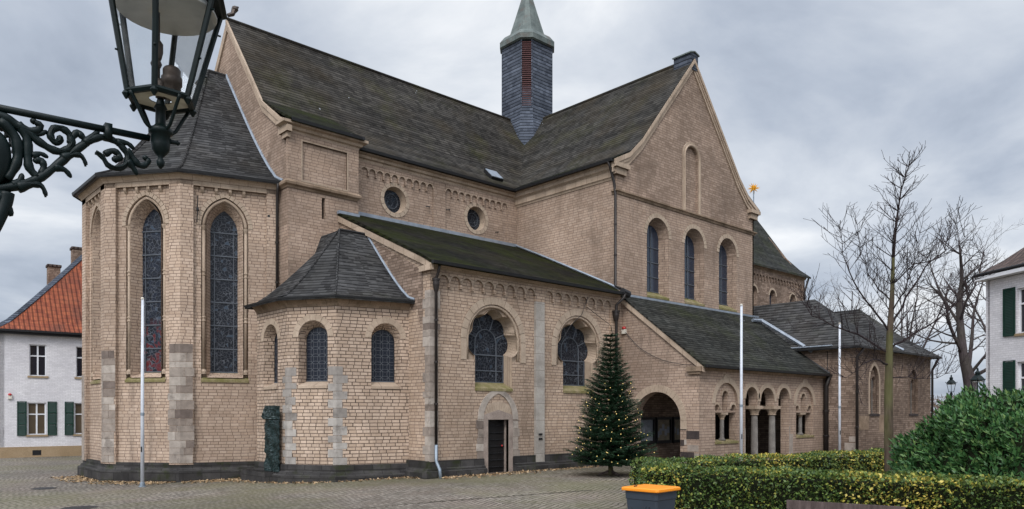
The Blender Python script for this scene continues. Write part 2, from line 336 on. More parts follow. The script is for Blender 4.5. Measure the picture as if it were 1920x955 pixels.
M['louvre'] = plain_mat('oxblood_louvre', (0.050, 0.012, 0.011), 0.6, 0.3)
M['void'] = plain_mat('unlit_interior', (0.006, 0.005, 0.005), 0.9, 0.1)
M['white_paint'] = plain_mat('white_window_paint', (0.70, 0.70, 0.72), 0.45, 0.4, 0, 0.05)
M['green_paint'] = plain_mat('green_shutter_paint', (0.006, 0.032, 0.022), 0.4, 0.4, 0, 0.2)
M['pole'] = plain_mat('flagpole_white', (0.50, 0.52, 0.56), 0.35, 0.5, 0, 0.12, 3)
M['bronze'] = plain_mat('bronze_dark', (0.012, 0.026, 0.026), 0.45, 0.5, 0.2, 0.5, 9)
M['cast'] = plain_mat('cast_iron_green', (0.002, 0.0075, 0.0075), 0.45, 0.22, 0, 0.3, 14, bump=0.12)
M['brass'] = plain_mat('rusty_brass', (0.055, 0.040, 0.032), 0.5, 0.5, 0.5, 0.4, 20)
M['enamel'] = plain_mat('lamp_enamel', (0.42, 0.42, 0.40), 0.45, 0.4, 0, 0.2, 9)
M['cream'] = stone_mat('lamp_floor_cream', (0.44, 0.40, 0.31), (0.62, 0.59, 0.50), 12, spots=0.5, spotc=(0.22, 0.17, 0.11), rough=0.6, bump=0.05)
M['glass'] = clear_glass('lamp_glass')
M['bin_grey'] = plain_mat('bin_grey_plastic', (0.030, 0.040, 0.054), 0.42, 0.45, 0, 0.12, 5)
M['bin_orange'] = plain_mat('bin_orange_lid', (0.78, 0.25, 0.006), 0.42, 0.5, 0, 0.06, 5)
M['marker'] = plain_mat('marker_scrawl', (0.008, 0.008, 0.01), 0.6)
M['rubber'] = plain_mat('rubber', (0.015, 0.015, 0.015), 0.8)
M['bench'] = bark_mat('weathered_bench_wood', (0.050, 0.037, 0.034), (0.12, 0.090, 0.084))
M['house_white'] = stone_mat('whitewashed_brick', (0.56, 0.54, 0.56), (0.68, 0.66, 0.67), 0.9, spots=0.15, spotc=(0.44, 0.41, 0.40), joint=(0.26, 0.085, 0.97), jointc=(0.50, 0.48, 0.49), bump=0.7)
M['house_plinth'] = stone_mat('ochre_plinth', (0.27, 0.19, 0.11), (0.36, 0.265, 0.165), 0.9, spots=0.4, spotc=(0.2, 0.14, 0.085))
M['tile'] = None
M['red'] = plain_mat('alarm_red', (0.42, 0.02, 0.02), 0.35, 0.5)
M['off_white'] = plain_mat('off_white_plastic', (0.62, 0.58, 0.50), 0.5)
M['paper'] = plain_mat('notice_paper', (0.22, 0.235, 0.26), 0.7, 0.2, 0, 0.3, 5)
M['paper2'] = plain_mat('notice_paper_warm', (0.20, 0.17, 0.125), 0.7, 0.2, 0, 0.35, 6)
M['bark'] = bark_mat('bark_mossy', (0.040, 0.028, 0.022), (0.105, 0.078, 0.058), 0.55, (0.10, 0.105, 0.035))
M['twig'] = bark_mat('twig_bark', (0.016, 0.011, 0.012), (0.038, 0.028, 0.028))
M['bark_far'] = bark_mat('bark_dark', (0.040, 0.031, 0.032), (0.082, 0.066, 0.066), 0.2, (0.05, 0.055, 0.025))
M['fir'] = leaf_mat('fir_needles', [(0, (0.007, 0.020, 0.010)), (0.5, (0.015, 0.044, 0.020)), (1, (0.034, 0.080, 0.034))], 0.5, 0.35)
M['hedge'] = leaf_mat('privet_leaves', [(0, (0.034, 0.066, 0.016)), (0.5, (0.085, 0.135, 0.028)), (0.72, (0.16, 0.19, 0.034)), (0.90, (0.35, 0.305, 0.05)), (1, (0.46, 0.36, 0.075))], 0.5, 0.35, patch=(0.5, 0.30))
M['hedge_twigs'] = leaf_mat('hedge_twigs', [(0, (0.05, 0.035, 0.022)), (1, (0.13, 0.085, 0.06))], 0.9, 0.1)
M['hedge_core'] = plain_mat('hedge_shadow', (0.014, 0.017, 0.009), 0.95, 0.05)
M['laurel'] = leaf_mat('laurel_leaves', [(0, (0.018, 0.058, 0.018)), (0.5, (0.044, 0.115, 0.034)), (0.85, (0.080, 0.165, 0.050)), (1, (0.14, 0.21, 0.065))], 0.42, 0.28)
M['deadleaf'] = leaf_mat('dead_leaves', [(0, (0.16, 0.10, 0.05)), (0.5, (0.30, 0.20, 0.11)), (1, (0.46, 0.34, 0.21))], 0.8, 0.15)
def emit(name, c_, s):
    t = NT(name); t.put(t.b.inputs['Emission Color'], c_); t.b.inputs['Emission Strength'].default_value = s; return t.done(c_)
M['fairy'] = emit('fairy_light', (1.0, 0.74, 0.26), 0.6)
M['mantle'] = emit('gas_mantle_glow', (1.0, 0.62, 0.18), 2.5)
M['star'] = emit('star_yellow', (0.55, 0.27, 0.02), 0.22)
def tile_mat(name, c1, c2, c3, row=0.33, width=0.24):
    t = NT(name); u, v = t.uv()
    vj = t.math('ADD', v, t.math('MULTIPLY', t.math('SUBTRACT', t.noise(0.8, 3), 0.5), 0.12))
    b = t.n('ShaderNodeTexBrick', {'Vector': t.vec(u, vj), 'Color1': (0, 0, 0), 'Color2': (1, 1, 1), 'Scale': 1.0, 'Mortar Size': 0.004, 'Brick Width': width, 'Row Height': row})
    b.offset = 0.0
    base = t.mix(t.xyz(b.outputs[0])[0], c1, c2)
    base = t.mix(t.rng(t.noise(0.7, 5), 0.48, 0.66, 0, 0.65), base, c3)
    base = t.mix(t.rng(t.noise(8, 3), 0.5, 0.75, 0, 0.4), base, (0.09, 0.035, 0.02))
    fr = t.math('FRACT', t.math('DIVIDE', vj, row)); wv = t.math('SINE', t.math('MULTIPLY', u, 2*PI/width))
    base = t.mix(1.0, base, t.gray(t.rng(fr, 0.0, 0.16, 0.4, 1.0)), 'MULTIPLY')
    t.bump(t.math('ADD', t.math('MULTIPLY', wv, 0.9), t.math('MULTIPLY', fr, -1.0)), 1.0, 0.05)
    return t.done(base, 0.75, 0.25)
M['tile'] = tile_mat('red_pantiles', (0.185, 0.042, 0.019), (0.30, 0.082, 0.034), (0.11, 0.038, 0.024))
M['tile_brown'] = tile_mat('brown_pantiles', (0.055, 0.037, 0.031), (0.10, 0.070, 0.060), (0.045, 0.038, 0.03))
def cobble_mat():
    t = NT('cobblestones'); p = t.xyz(t.pos())
    a = rad(24)
    x = t.math('ADD', t.math('MULTIPLY', p[0], C(a)), t.math('MULTIPLY', p[1], S_(a))); y = t.math('SUBTRACT', t.math('MULTIPLY', p[1], C(a)), t.math('MULTIPLY', p[0], S_(a)))
    wob = t.math('MULTIPLY', t.math('SUBTRACT', t.noise(0.5, 3), 0.5), 0.5)
    y2 = t.math('ADD', y, wob)
    r = t.math('FLOOR', t.math('DIVIDE', y2, 0.15)); w = t.n('ShaderNodeTexWhiteNoise', {'W': r}, noise_dimensions='1D').outputs[0]
    b = t.n('ShaderNodeTexBrick', {'Vector': t.vec(t.math('ADD', x, t.math('MULTIPLY', w, 0.3)), y2), 'Color1': (0, 0, 0), 'Color2': (1, 1, 1), 'Scale': 1.0,
            'Mortar Size': 0.026, 'Mortar Smooth': 0.5, 'Brick Width': 0.19, 'Row Height': 0.15})
    base = t.mix(t.xyz(b.outputs[0])[0], (0.15, 0.127, 0.107), (0.335, 0.292, 0.25))
    base = t.mix(t.rng(t.noise(0.5, 4), 0.42, 0.62, 0, 0.5), base, (0.25, 0.19, 0.155))
    mo = t.noise(0.22, 6, None, 0.65)
    mossm = t.rng(mo, 0.42, 0.60, 0.1, 1.0)
    base = t.mix(t.math('MULTIPLY', mossm, 0.6), base, (0.15, 0.138, 0.072))
    base = t.mix(1.0, base, t.gray(t.rng(t.noise(0.16, 4, t.vm('ADD', t.pos(), (3, 31, 0))), 0.35, 0.65, 0.68, 1.14)), 'MULTIPLY')
    f = t.math('MULTIPLY', b.outputs['Fac'], 0.95)
    c_ = t.mix(f, base, t.mix(mossm, (0.042, 0.035, 0.027), (0.060, 0.058, 0.022)))
    t.bump(t.math('ADD', t.math('MULTIPLY', f, -1.0), t.math('MULTIPLY', t.noise(20, 2), 0.3)), 0.8, 0.02)
    return t.done(c_, 0.7, 0.3)
M['cobble'] = cobble_mat()
M['cobble_line'] = stone_mat('kerb_setts', (0.28, 0.225, 0.18), (0.42, 0.36, 0.30), 5, joint=(0.22, 0.22, 0.7), jointc=(0.06, 0.05, 0.04))

# ------------------------------------------------------------------ mesh builder and scene helpers
ROOT = {}
Z = Vector((0, 0, 1))
def ground_z(x, y):
    lat = x*RT.x + y*RT.y
    t = min(1, max(0, (-1 - lat)/13)); return -0.33*t*t*(3 - 2*t)

class Frame:                                   # local x along the wall, y up, n out of the wall
    def __init__(s, o, u):
        s.o = Vector(o); s.u = Vector(u).normalized(); s.nrm = s.u.cross(Z).normalized()
    def p(s, x, y, n=0.0): return s.o + s.u*x + Z*y + s.nrm*n
def FY(y): return Frame((0, y, 0), (1, 0, 0))                # faces -Y, local x = X
def FX(x): return Frame((x, 0, 0), (0, -1, 0))               # faces -X, local x = -Y
def FP(a, b): return Frame((a[0], a[1], 0), (b[0]-a[0], b[1]-a[1], 0))

class MB:
    def __init__(s): s.v = []; s.f = []
    def add(s, vs, fs):
        o = len(s.v); s.v.extend([tuple(v) for v in vs]); s.f.extend([tuple(i + o for i in f) for f in fs]); return s
    def box(s, fr, x0, x1, y0, y1, n0, n1):
        P = [fr.p(x, y, n) for n in (n0, n1) for y in (y0, y1) for x in (x0, x1)]
        return s.add(P, [(0, 2, 3, 1), (4, 5, 7, 6), (0, 1, 5, 4), (2, 6, 7, 3), (0, 4, 6, 2), (1, 3, 7, 5)])
    def abox(s, x0, x1, y0, y1, z0, z1): return s.box(FY(0), x0, x1, z0, z1, -y0, -y1)
    def plate(s, fr, outline, holes, n0, n1):
        loops = [outline] + list(holes); pts = [p for l in loops for p in l]; n = len(pts)
        tri = tessellate_polygon([[Vector((p[0], p[1], 0)) for p in l] for l in loops])
        V = [fr.p(p[0], p[1], n0) for p in pts] + [fr.p(p[0], p[1], n1) for p in pts]
        F = []
        for a, b, c in tri:
            ax = (pts[b][0]-pts[a][0])*(pts[c][1]-pts[a][1]) - (pts[b][1]-pts[a][1])*(pts[c][0]-pts[a][0])
            if ax < 0: b, c = c, b
            F.append((a + n, b + n, c + n)); F.append((a, c, b))
        o = 0
        for l in loops:
            m = len(l)
            for i in range(m): F.append((o + i, o + (i+1) % m, n + o + (i+1) % m, n + o + i))
            o += m
        return s.add(V, F)
    def loft(s, A, B, closed=True, cap=False):
        n = len(A); m = n if closed else n-1
        s.add(list(A) + list(B), [(i, (i+1) % n, n + (i+1) % n, n + i) for i in range(m)] + ([tuple(range(n, 2*n))] if cap else [])); return s
    def tube(s, pts, r, n=8, caps=True):
        pts = [Vector(p) for p in pts]; rs = r if isinstance(r, (list, tuple)) else [r]*len(pts)
        V = []; ref = None
        for i, p in enumerate(pts):
            t = (pts[min(i+1, len(pts)-1)] - pts[max(i-1, 0)])
            if t.length < 1e-9: t = Vector((0, 0, 1))
            t.normalize()
            if ref is None: ref = Vector((0, 0, 1)) if abs(t.z) < 0.9 else Vector((1, 0, 0))
            a = t.cross(ref)
            if a.length < 1e-6: a = t.cross(Vector((0, 1, 0.3)))
            a.normalize(); b = a.cross(t); ref = b
            for k in range(n): V.append(p + a*(rs[i]*C(2*PI*k/n)) + b*(rs[i]*S_(2*PI*k/n)))
        F = [(i*n + k, i*n + (k+1) % n, (i+1)*n + (k+1) % n, (i+1)*n + k) for i in range(len(pts)-1) for k in range(n)]
        if caps: F += [tuple(range(n))[::-1], tuple(range((len(pts)-1)*n, len(pts)*n))]
        return s.add(V, F)
    def lathe(s, c, prof, n=16, phase=0.0):
        V = [(c[0] + r*C(2*PI*k/n + phase), c[1] + r*S_(2*PI*k/n + phase), c[2] + z) for r, z in prof for k in range(n)]
        F = [(i*n + k, i*n + (k+1) % n, (i+1)*n + (k+1) % n, (i+1)*n + k) for i in range(len(prof)-1) for k in range(n)]
        F += [tuple(range(n))[::-1], tuple(range((len(prof)-1)*n, len(prof)*n))]
        return s.add(V, F)
    def sweep(s, path, prof, closed=False):    # path [(x,y)] walked left to right as seen from outside; prof closed loop of (outward, z)
        P = [Vector((p[0], p[1])) for p in path]; n = len(P); m = len(prof); V = []
        for i in range(n):
            d = []
            if closed or i > 0: d.append((P[i] - P[i-1]).normalized())
            if closed or i < n-1: d.append((P[(i+1) % n] - P[i]).normalized())
            ns = [Vector((q.y, -q.x)) for q in d]
            if len(ns) == 2:
                mit = (ns[0] + ns[1]).normalized(); mit = mit/max(0.3, mit.dot(ns[0]))
            else: mit = ns[0]
            for o, z in prof: V.append((P[i].x + mit.x*o, P[i].y + mit.y*o, z))
        F = []
        for i in range(n if closed else n-1):
            j = (i+1) % n
            for k in range(m): F.append((i*m + k, j*m + k, j*m + (k+1) % m, i*m + (k+1) % m))
        if not closed: F += [tuple(range(m)), tuple(range((n-1)*m, n*m))[::-1]]
        return s.add(V, F)
    def slab(s, rows, th=0.1):                 # rows of points from eave up to ridge, given a thickness downwards
        R_ = len(rows); n = len(rows[0]); V = [Vector(p) for r in rows for p in r]; V += [p - Vector((0, 0, th)) for p in V[:]]; o = R_*n
        F = []
        for i in range(R_-1):
            for k in range(n-1):
                a, b, c, d = i*n + k, i*n + k+1, (i+1)*n + k+1, (i+1)*n + k
                F += [(a, b, c, d), (o + a, o + d, o + c, o + b)]
        edge = [k for k in range(n)] + [i*n + n-1 for i in range(1, R_)] + [(R_-1)*n + k for k in range(n-2, -1, -1)] + [i*n for i in range(R_-2, 0, -1)]
        for a, b in zip(edge, edge[1:] + edge[:1]): F.append((a, o + a, o + b, b))
        return s.add(V, F)

def link(name, me, material, parent=None, smooth=False):
    o = bpy.data.objects.new(name, me); col.objects.link(o)
    if material is not None: me.materials.append(material)
    if parent is not None: o.parent = parent
    if smooth:
        me.polygons.foreach_set('use_smooth', [True]*len(me.polygons))
    return o
def root_loc(p):
    while p is not None and p.parent is not None: p = p.parent
    return p.location if p is not None else Vector((0, 0, 0))
def build(mb, name, material, parent=None, smooth=False, label=None):
    o = root_loc(parent); me = bpy.data.meshes.new(name)
    me.from_pydata([(v[0]-o.x, v[1]-o.y, v[2]-o.z) for v in mb.v], [], mb.f); me.validate(); me.update()
    ob = link(name, me, M[material] if isinstance(material, str) else material, parent, smooth)
    if label: ob['label'] = label
    return ob
def tag(o, label=None, cat=None, group=None, kind=None):
    for k_, v_ in (('label', label), ('category', cat), ('group', group), ('kind', kind)):
        if v_: o[k_] = v_
    return o
def thing(name, loc, label, cat, group=None):
    o = bpy.data.objects.new(name, None); col.objects.link(o); o.location = Vector(loc); o.empty_display_size = 0.3
    return tag(o, label, cat, group)
def solo(mb, name, material, loc, label, cat, group=None, kind=None, smooth=False):
    me = bpy.data.meshes.new(name); loc = Vector(loc)
    me.from_pydata([(v[0]-loc.x, v[1]-loc.y, v[2]-loc.z) for v in mb.v], [], mb.f); me.validate(); me.update()
    ob = link(name, me, M[material], None, smooth); ob.location = loc
    return tag(ob, label, cat, group, kind)

def arc(cx_, cz_, r, a0, a1, n): return [(cx_ + r*C(a0 + (a1-a0)*i/n), cz_ + r*S_(a0 + (a1-a0)*i/n)) for i in range(n+1)]
def arch(xc, hw, zb, zs, n=18): return [(xc-hw, zb), (xc+hw, zb)] + arc(xc, zs, hw, 0, PI, n)
def pointed_top(xc, hw, zs, h, n=10):
    r = (hw*hw + h*h)/(2*hw); a1 = math.asin(min(1, h/r))
    right = [(xc + hw - r + r*C(a1*i/n), zs + r*S_(a1*i/n)) for i in range(n+1)]
    return right + [(2*xc - x, z) for x, z in reversed(right[:-1])]
def parch(xc, hw, zb, zs, h, n=10): return [(xc-hw, zb), (xc+hw, zb)] + pointed_top(xc, hw, zs, h, n)
def ring(mb, fr, outer, inner, n0, n1):        # open arch ring: outer and inner run the same way
    mb.plate(fr, list(outer) + list(reversed(inner)), [], n0, n1)
def voussoirs(mb, fr, xc, zs, r0, r1, n0, n1, count, a0=0.0, a1=PI, gap=0.012):
    for i in range(count):
        b0 = a0 + (a1-a0)*i/count + gap/r1/2; b1 = a0 + (a1-a0)*(i+1)/count - gap/r1/2
        o = arc(xc, zs, r1, b0, b1, 3); q = arc(xc, zs, r0, b1, b0, 3)
        mb.plate(fr, o + q, [], n0, n1 + (0.004 if i % 2 else 0.0))
def jointed(fr, parent, arcs, n1, back, name='arch_ring', mat='voussoir', joint=0.02):
    # arcs: (cx, cz, r0, r1, a0, a1, count); a recessed mortar ring shows between the stones
    m = MB()
    for c_, z_, r0, r1, a0, a1, cnt in arcs: voussoirs(m, fr, c_, z_, r0, r1, 0.0, n1, cnt, a0, a1, joint)
    o = build(m, name, mat, parent); k_ = MB()
    for c_, z_, r0, r1, a0, a1, cnt in arcs: ring(k_, fr, arc(c_, z_, r1 + 0.008, a0, a1, 20), arc(c_, z_, r0 + 0.002, a0, a1, 20), 0.0, back)
    build(k_, 'mortar_bed', 'mortar', o); return o
def parcs(xc, hw, zs, h, w, cnt):                # the two arcs of a pointed ring whose inside has half width hw and rise h
    r = (hw*hw + h*h)/(2*hw); a1 = math.asin(min(1, h/r)); r1 = r + w; a2 = math.acos((r - hw)/r1)
    return [(xc + hw - r, zs, r + 0.004, r1, 0, (a1+a2)/2, cnt), (xc - hw + r, zs, r + 0.004, r1, PI - (a1+a2)/2, PI, cnt)]
def reveal(mb, fr, A, B, n0, n1): mb.loft([fr.p(x, y, n0) for x, y in A], [fr.p(x, y, n1) for x, y in B])
def sill(fr, x0, x1, zf, zb, depth, parent, mat='trim_moss', proud=0.04):
    m = MB(); V = [fr.p(x, z, n) for x in (x0, x1) for z, n in ((zf, proud), (zb, -depth), (zb - 0.05, -depth), (zf - 0.09, proud))]
    m.add(V, [(0, 1, 2, 3), (4, 7, 6, 5), (0, 4, 5, 1), (1, 5, 6, 2), (2, 6, 7, 3), (3, 7, 4, 0)]); return build(m, 'sill', mat, parent)
def bars(fr, rects, n0, n1):
    m = MB()
    for x0, x1, y0, y1 in rects: m.box(fr, x0, x1, y0, y1, n0, n1)
    return m

# ------------------------------------------------------------------ ground
gm = MB()
gx = [-600, -250, -120, -60, -30] + [-20 + 2*i for i in range(0, 51)] + [100, 140, 220, 400, 900]
gy = list(gx)
GV = [(x, y, ground_z(x, y)) for y in gy for x in gx]; nx = len(gx)
gm.add(GV, [(j*nx + i, j*nx + i+1, (j+1)*nx + i+1, (j+1)*nx + i) for j in range(len(gy)-1) for i in range(nx-1)])
g = build(gm, 'ground', 'cobble', smooth=True); g['kind'] = 'structure'
# row of larger setts marking the drainage channel across the square
lm = MB(); A_, B_ = LD(-4.0, 16.6), LD(2.2, 20.8)
for i in range(46):
    p = A_.lerp(B_, i/46.0); d_ = (B_-A_).normalized(); s_ = Vector((-d_.y, d_.x, 0)); z0 = ground_z(p.x, p.y)
    fr = Frame((p.x, p.y, 0), d_); L_ = (B_-A_).length/46 - 0.03
    lm.box(fr, 0, L_, z0 - 0.1, z0 + 0.002 + rng.random()*0.006, -0.06, 0.06)
o = build(lm, 'path_channel', 'cobble_line'); o['kind'] = 'structure'

# ------------------------------------------------------------------ the church
YA, XA, XT, XT2, YB, XE, YN, YR, XM = 20.13, 14.84, 24.47, 35.43, 25.78, 12.70, 26.29, 31.18, 29.95
church = thing('church', (20, 22, 0), 'long romanesque church of pale tuff stone with slate roofs and a slate ridge turret', 'church')
XWEST = 53.7

def wall(name, mat, fr, outline, holes=(), th=0.12): 
    m = MB(); m.plate(fr, outline, holes, -th, 0); return build(m, name, mat, church)
def rect(x0, x1, y0, y1): return [(x0, y0), (x1, y0), (x1, y1), (x0, y1)]
def pipe_run(name, pts, r, mat='pipe_brown', clips=True, hopper=None, parent=None):
    m = MB(); m.tube(pts, r, 10)
    p = build(m, name, mat, parent or church, smooth=True)
    if hopper:
        h = MB(); h.lathe(hopper, [(r*1.1, -0.32), (r*1.5, -0.26), (r*2.2, -0.08), (r*2.2, 0.05), (r*2.6, 0.06), (r*2.6, 0.12), (r*1.6, 0.12)], 12); build(h, 'hopper', mat, p)
    if clips:
        c = MB()
        for i in range(len(pts)-1):
            a, b = Vector(pts[i]), Vector(pts[i+1])
            if abs((b-a).normalized().z) > 0.95 and (b-a).length > 1.2:
                for k in range(1, int((b-a).length/1.6) + 1): 
                    q = a.lerp(b, k/(int((b-a).length/1.6) + 1)); c.lathe((q.x, q.y, q.z), [(r*1.3, -0.03), (r*1.3, 0.03)], 10)
        if c.v: build(c, 'clip', mat, p)
    return p

# --- window kinds -------------------------------------------------------
def window(fr, front, back, rec, glass, rev_mat, barlist, sill_args=None, label=None, lead=None):
    """reveal lofted from the wall opening to the glass, the glass itself, iron bars and a sloping sill"""
    m = MB(); reveal(m, fr, front, back, -0.005, -rec); w = build(m, 'window', rev_mat, church, label=label)
    g_ = MB(); g_.plate(fr, back, [], -rec - 0.04, -rec + 0.0); build(g_, 'glass', glass, w)
    if barlist: build(bars(fr, barlist, -rec + 0.002, -rec + 0.035), 'glazing_bars', 'iron', w)
    if lead: build(lead, 'tracery', 'iron', w)
    if sill_args: sill(fr, *sill_args, w)
    return w

# --- aisle ------------------------------------------------------------------
fa = FY(YA)
FANX = (17.71, 22.13)
def fan(xc, zc, rho, r, hw, zb, n=9):
    C_ = [(rho*C(rad(a)), rho*S_(rad(a))) for a in (0, 45, 90, 135, 180)]
    dz = math.sqrt(r*r - (hw-rho)**2); phi0 = math.atan2(-dz, hw)
    pts = [(xc-hw, zb), (xc+hw, zb)]; N_ = 5*n
    for i in range(N_+1):
        ph = phi0 + (PI - 2*phi0)*i/N_; d = (C(ph), S_(ph)); best = 0
        for cxx, czz in C_:
            b = d[0]*cxx + d[1]*czz; disc = b*b - (cxx*cxx + czz*czz - r*r)
            if disc >= 0: best = max(best, b + math.sqrt(disc))
        pts.append((xc + best*d[0], zc + best*d[1]))
    return pts
ho = []
for xc in FANX:
    ho.append([(xc-0.88, 2.97), (xc+0.88, 2.97), (xc+0.88, 3.97), (xc+1.25, 3.97)] + arc(xc, 4.69, 1.25, 0, PI, 24) + [(xc-1.25, 3.97), (xc-0.88, 3.97)])
DX0, DX1 = 17.42, 18.40
door_hole = [(DX0, -0.6), (DX1, -0.6), (DX1, 1.89), (DX0, 1.89)]
tymp = parch(17.9, 0.69, 1.90, 1.905, 0.90)
wall('aisle_wall', 'tuff', fa, rect(XA + 0.004, XT - 0.004, -0.6, 7.0), ho + [rect(DX0, DX1, -0.5, 1.89)])
for i, xc in enumerate(FANX):
    front = fan(xc, 4.58, 0.74, 0.47, 0.881, 2.96); back = fan(xc, 4.62, 0.68, 0.41, 0.86, 3.22)
    hole = ho[i]
    m = MB(); m.plate(fa, [(x, y) for x, y in hole], [[(x, y) for x, y in fan(xc, 4.58, 0.74, 0.47, 0.86, 2.99)]], -0.16, -0.10)
    sur = build(m, 'window_surround', 'trim', church)
    ar = jointed(fa, sur, [(xc, 4.69, 1.272, 1.525, 0, PI, 13)], 0.028, 0.006)
    [build(MB().box(fa, min(xc+q*1.525, xc+q*1.272), max(xc+q*1.525, xc+q*1.272), 3.96, 4.68, 0.0, 0.028), 'ring_stone', 'voussoir', ar) for q in (-1, 1)]
    a = MB(); a.tube([fa.p(x, y, -0.05) for x, y in [(xc+1.2, 3.97)] + arc(xc, 4.69, 1.2, 0, PI, 26) + [(xc-1.2, 3.97)]], 0.055, 8); build(a, 'roll_moulding', 'trim', sur, smooth=True)
    # lead-strip arch and rays that divide the five foils
    L_ = MB(); rr = 0.5
    ins = [(xc+rr, 4.62)] + arc(xc, 4.62, rr, 0, PI, 16) + [(xc-rr, 4.62)]
    L_.tube([fa.p(x, y, -0.465) for x, y in [(xc+rr, 3.22)] + ins + [(xc-rr, 3.22)]], 0.022, 6)
    for an in (22.5, 67.5, 112.5, 157.5):
        L_.tube([fa.p(xc + t_*C(rad(an)), 4.62 + t_*S_(rad(an)), -0.465) for t_ in (rr, 0.98)], 0.022, 6)
    window(fa, front, back, 0.48, 'stained', 'trim', [(xc-0.86, xc+0.86, 4.18, 4.225), (xc-0.86, xc+0.86, 3.62, 3.655), (xc-0.86, xc-0.82, 3.22, 4.2), (xc+0.82, xc+0.86, 3.22, 4.2), (xc-0.86, xc+0.86, 3.22, 3.25)],
           (xc-0.875, xc+0.875, 2.99, 3.22, 0.46), lead=L_, label='five-lobed fan window')
# side door in its pointed stone arch
m = MB()
m.box(fa, 17.20, DX0, -0.5, 1.89, -0.30, 0.02); m.box(fa, DX1, 18.60, -0.5, 1.89, -0.30, 0.02)
m.plate(fa, [(17.20, 1.893), (18.60, 1.893), (18.60, 2.06), (17.9, 2.24), (17.20, 2.06)], [], -0.05, 0.022)
dr = build(m, 'door_frame', 'jamb', church)
m = MB(); m.box(fa, DX0, DX1, -0.4, 1.89, -0.30, -0.24); d_ = build(m, 'door', 'door', dr)
m = MB()
for r_ in range(7):
    m.box(fa, DX0+0.02, DX1-0.02, 0.18 + r_*0.245, 0.215 + r_*0.245, -0.24, -0.21)
    for c_ in range(8): m.lathe(fa.p(DX0 + 0.08 + c_*0.118, 0.1975 + r_*0.245, -0.205), [(0.018, -0.015), (0.02, 0.0), (0.01, 0.016)], 6)
build(m, 'iron_band', 'black_iron', dr)
m = MB(); m.lathe(fa.p(DX1-0.14, 0.95, -0.19), [(0.02, -0.03), (0.035, 0), (0.02, 0.03)], 8); build(m, 'handle', 'red', dr)
m = MB(); m.box(fa, DX0 - 0.3, DX1 + 0.3, -0.35, 0.012, -0.22, 0.35); build(m, 'door_step', 'dark_block', dr)
m = MB()
o_ = pointed_top(17.9, 0.96, 1.9, 1.08, 12); q_ = pointed_top(17.9, 0.70, 1.9, 0.92, 12)
ring(m, fa, o_, q_, 0.002, 0.03)
zz = 0.53
while zz < 1.88:
    h_ = min(1.895 - zz, 0.19 + rng.random()*0.16); e_ = rng.choice((0.0, 0.05, 0.08))
    m.box(fa, 16.96 - e_, 17.197, zz, zz + h_ - 0.012, -0.02, 0.03); m.box(fa, 18.603, 18.86 + rng.choice((0, 0.06, 0.08)), zz, zz + h_ - 0.012, -0.02, 0.03); zz += h_
build(m, 'quoin_arch', 'quoin', dr)
m = MB(); voussoirs(m, fa, 17.9, 1.45, 0.76, 1.08, 0.0, 0.008, 11, rad(50), rad(130)); build(m, 'relieving_arch', 'voussoir', dr)

def lombard(mb, fr, x0, x1, n, zcrown, zfoot, ztop, proud, th=0.0):
    """scalloped band of little arches hanging from the eaves"""
    w = (x1-x0)/n; leg = w*0.14; r = w/2 - leg/2
    low = []
    for i in range(n):
        xc = x0 + (i+0.5)*w; zs = zcrown - r
        low += [(xc - r, zfoot if i else zs)] if i == 0 else [(xc - r, zfoot)]
        low += [(xc - r*C(PI*k/10), zs + r*S_(PI*k/10)) for k in range(0, 11)]
        low += [(xc + r, zfoot)] if i < n-1 else []
    out = [p for j, p in enumerate(low) if j == 0 or (abs(p[0]-low[j-1][0]) + abs(p[1]-low[j-1][1])) > 1e-5]
    mb.plate(fr, out + [(x1, ztop), (x0, ztop)], [], th, proud)
    for i in range(1, n):
        xc = x0 + i*w; mb.box(fr, xc - leg*0.7, xc + leg*0.7, zfoot - 0.07, zfoot + 0.01, 0.0, proud + 0.015)
m = MB()
lombard(m, fa, 15.15, 19.68, 9, 6.72, 6.40, 6.86, 0.09); lombard(m, fa, 20.16, 24.03, 8, 6.72, 6.40, 6.86, 0.09)
m.box(fa, XA, 15.15, 0.5, 6.86, 0, 0.09); m.box(fa, 24.03, XT, 0.5, 6.86, 0, 0.09); m.box(fa, 19.68, 20.16, 6.27, 6.86, 0, 0.09)
build(m, 'arched_frieze', 'tuff', church)
for x0, x1, n in ((15.15, 19.68, 9), (20.16, 24.03, 8)):
    m = MB(); w = (x1-x0)/n
    for i in range(n): ring(m, fa, arc(x0 + (i+.5)*w, 6.72 - w*.43, w*.5, 0, PI, 10), arc(x0 + (i+.5)*w, 6.72 - w*.43, w*.43, 0, PI, 10), 0.05, 0.098)
    build(m, 'frieze_ring', 'voussoir', church)
m = MB(); m.box(fa, 19.69, 20.15, 0.3, 6.265, 0, 0.10); pl = build(m, 'pilaster', 'pilaster', church)
[build(MB().box(fa, 19.83, 20.01, q, q + 0.07, 0.10, 0.125), 'vent_plate', 'black_iron', pl) for q in (1.30, 1.13)]
# corner quoins of the aisle
m = MB(); zz = 0.52
while zz < 6.1:
    h_ = 0.20 + rng.random()*0.14; e_ = rng.choice((0.02, 0.02, 0.10)); f_ = rng.choice((0.30, 0.18))
    m.sweep([(XA, YA + f_), (XA, YA - 0.092), (XA + 0.30 + e_, YA - 0.092)], [(0, zz), (0.014, zz), (0.014, zz + h_ - 0.01), (0, zz + h_ - 0.01)]); zz += h_
build(m, 'quoin', 'quoin', church)

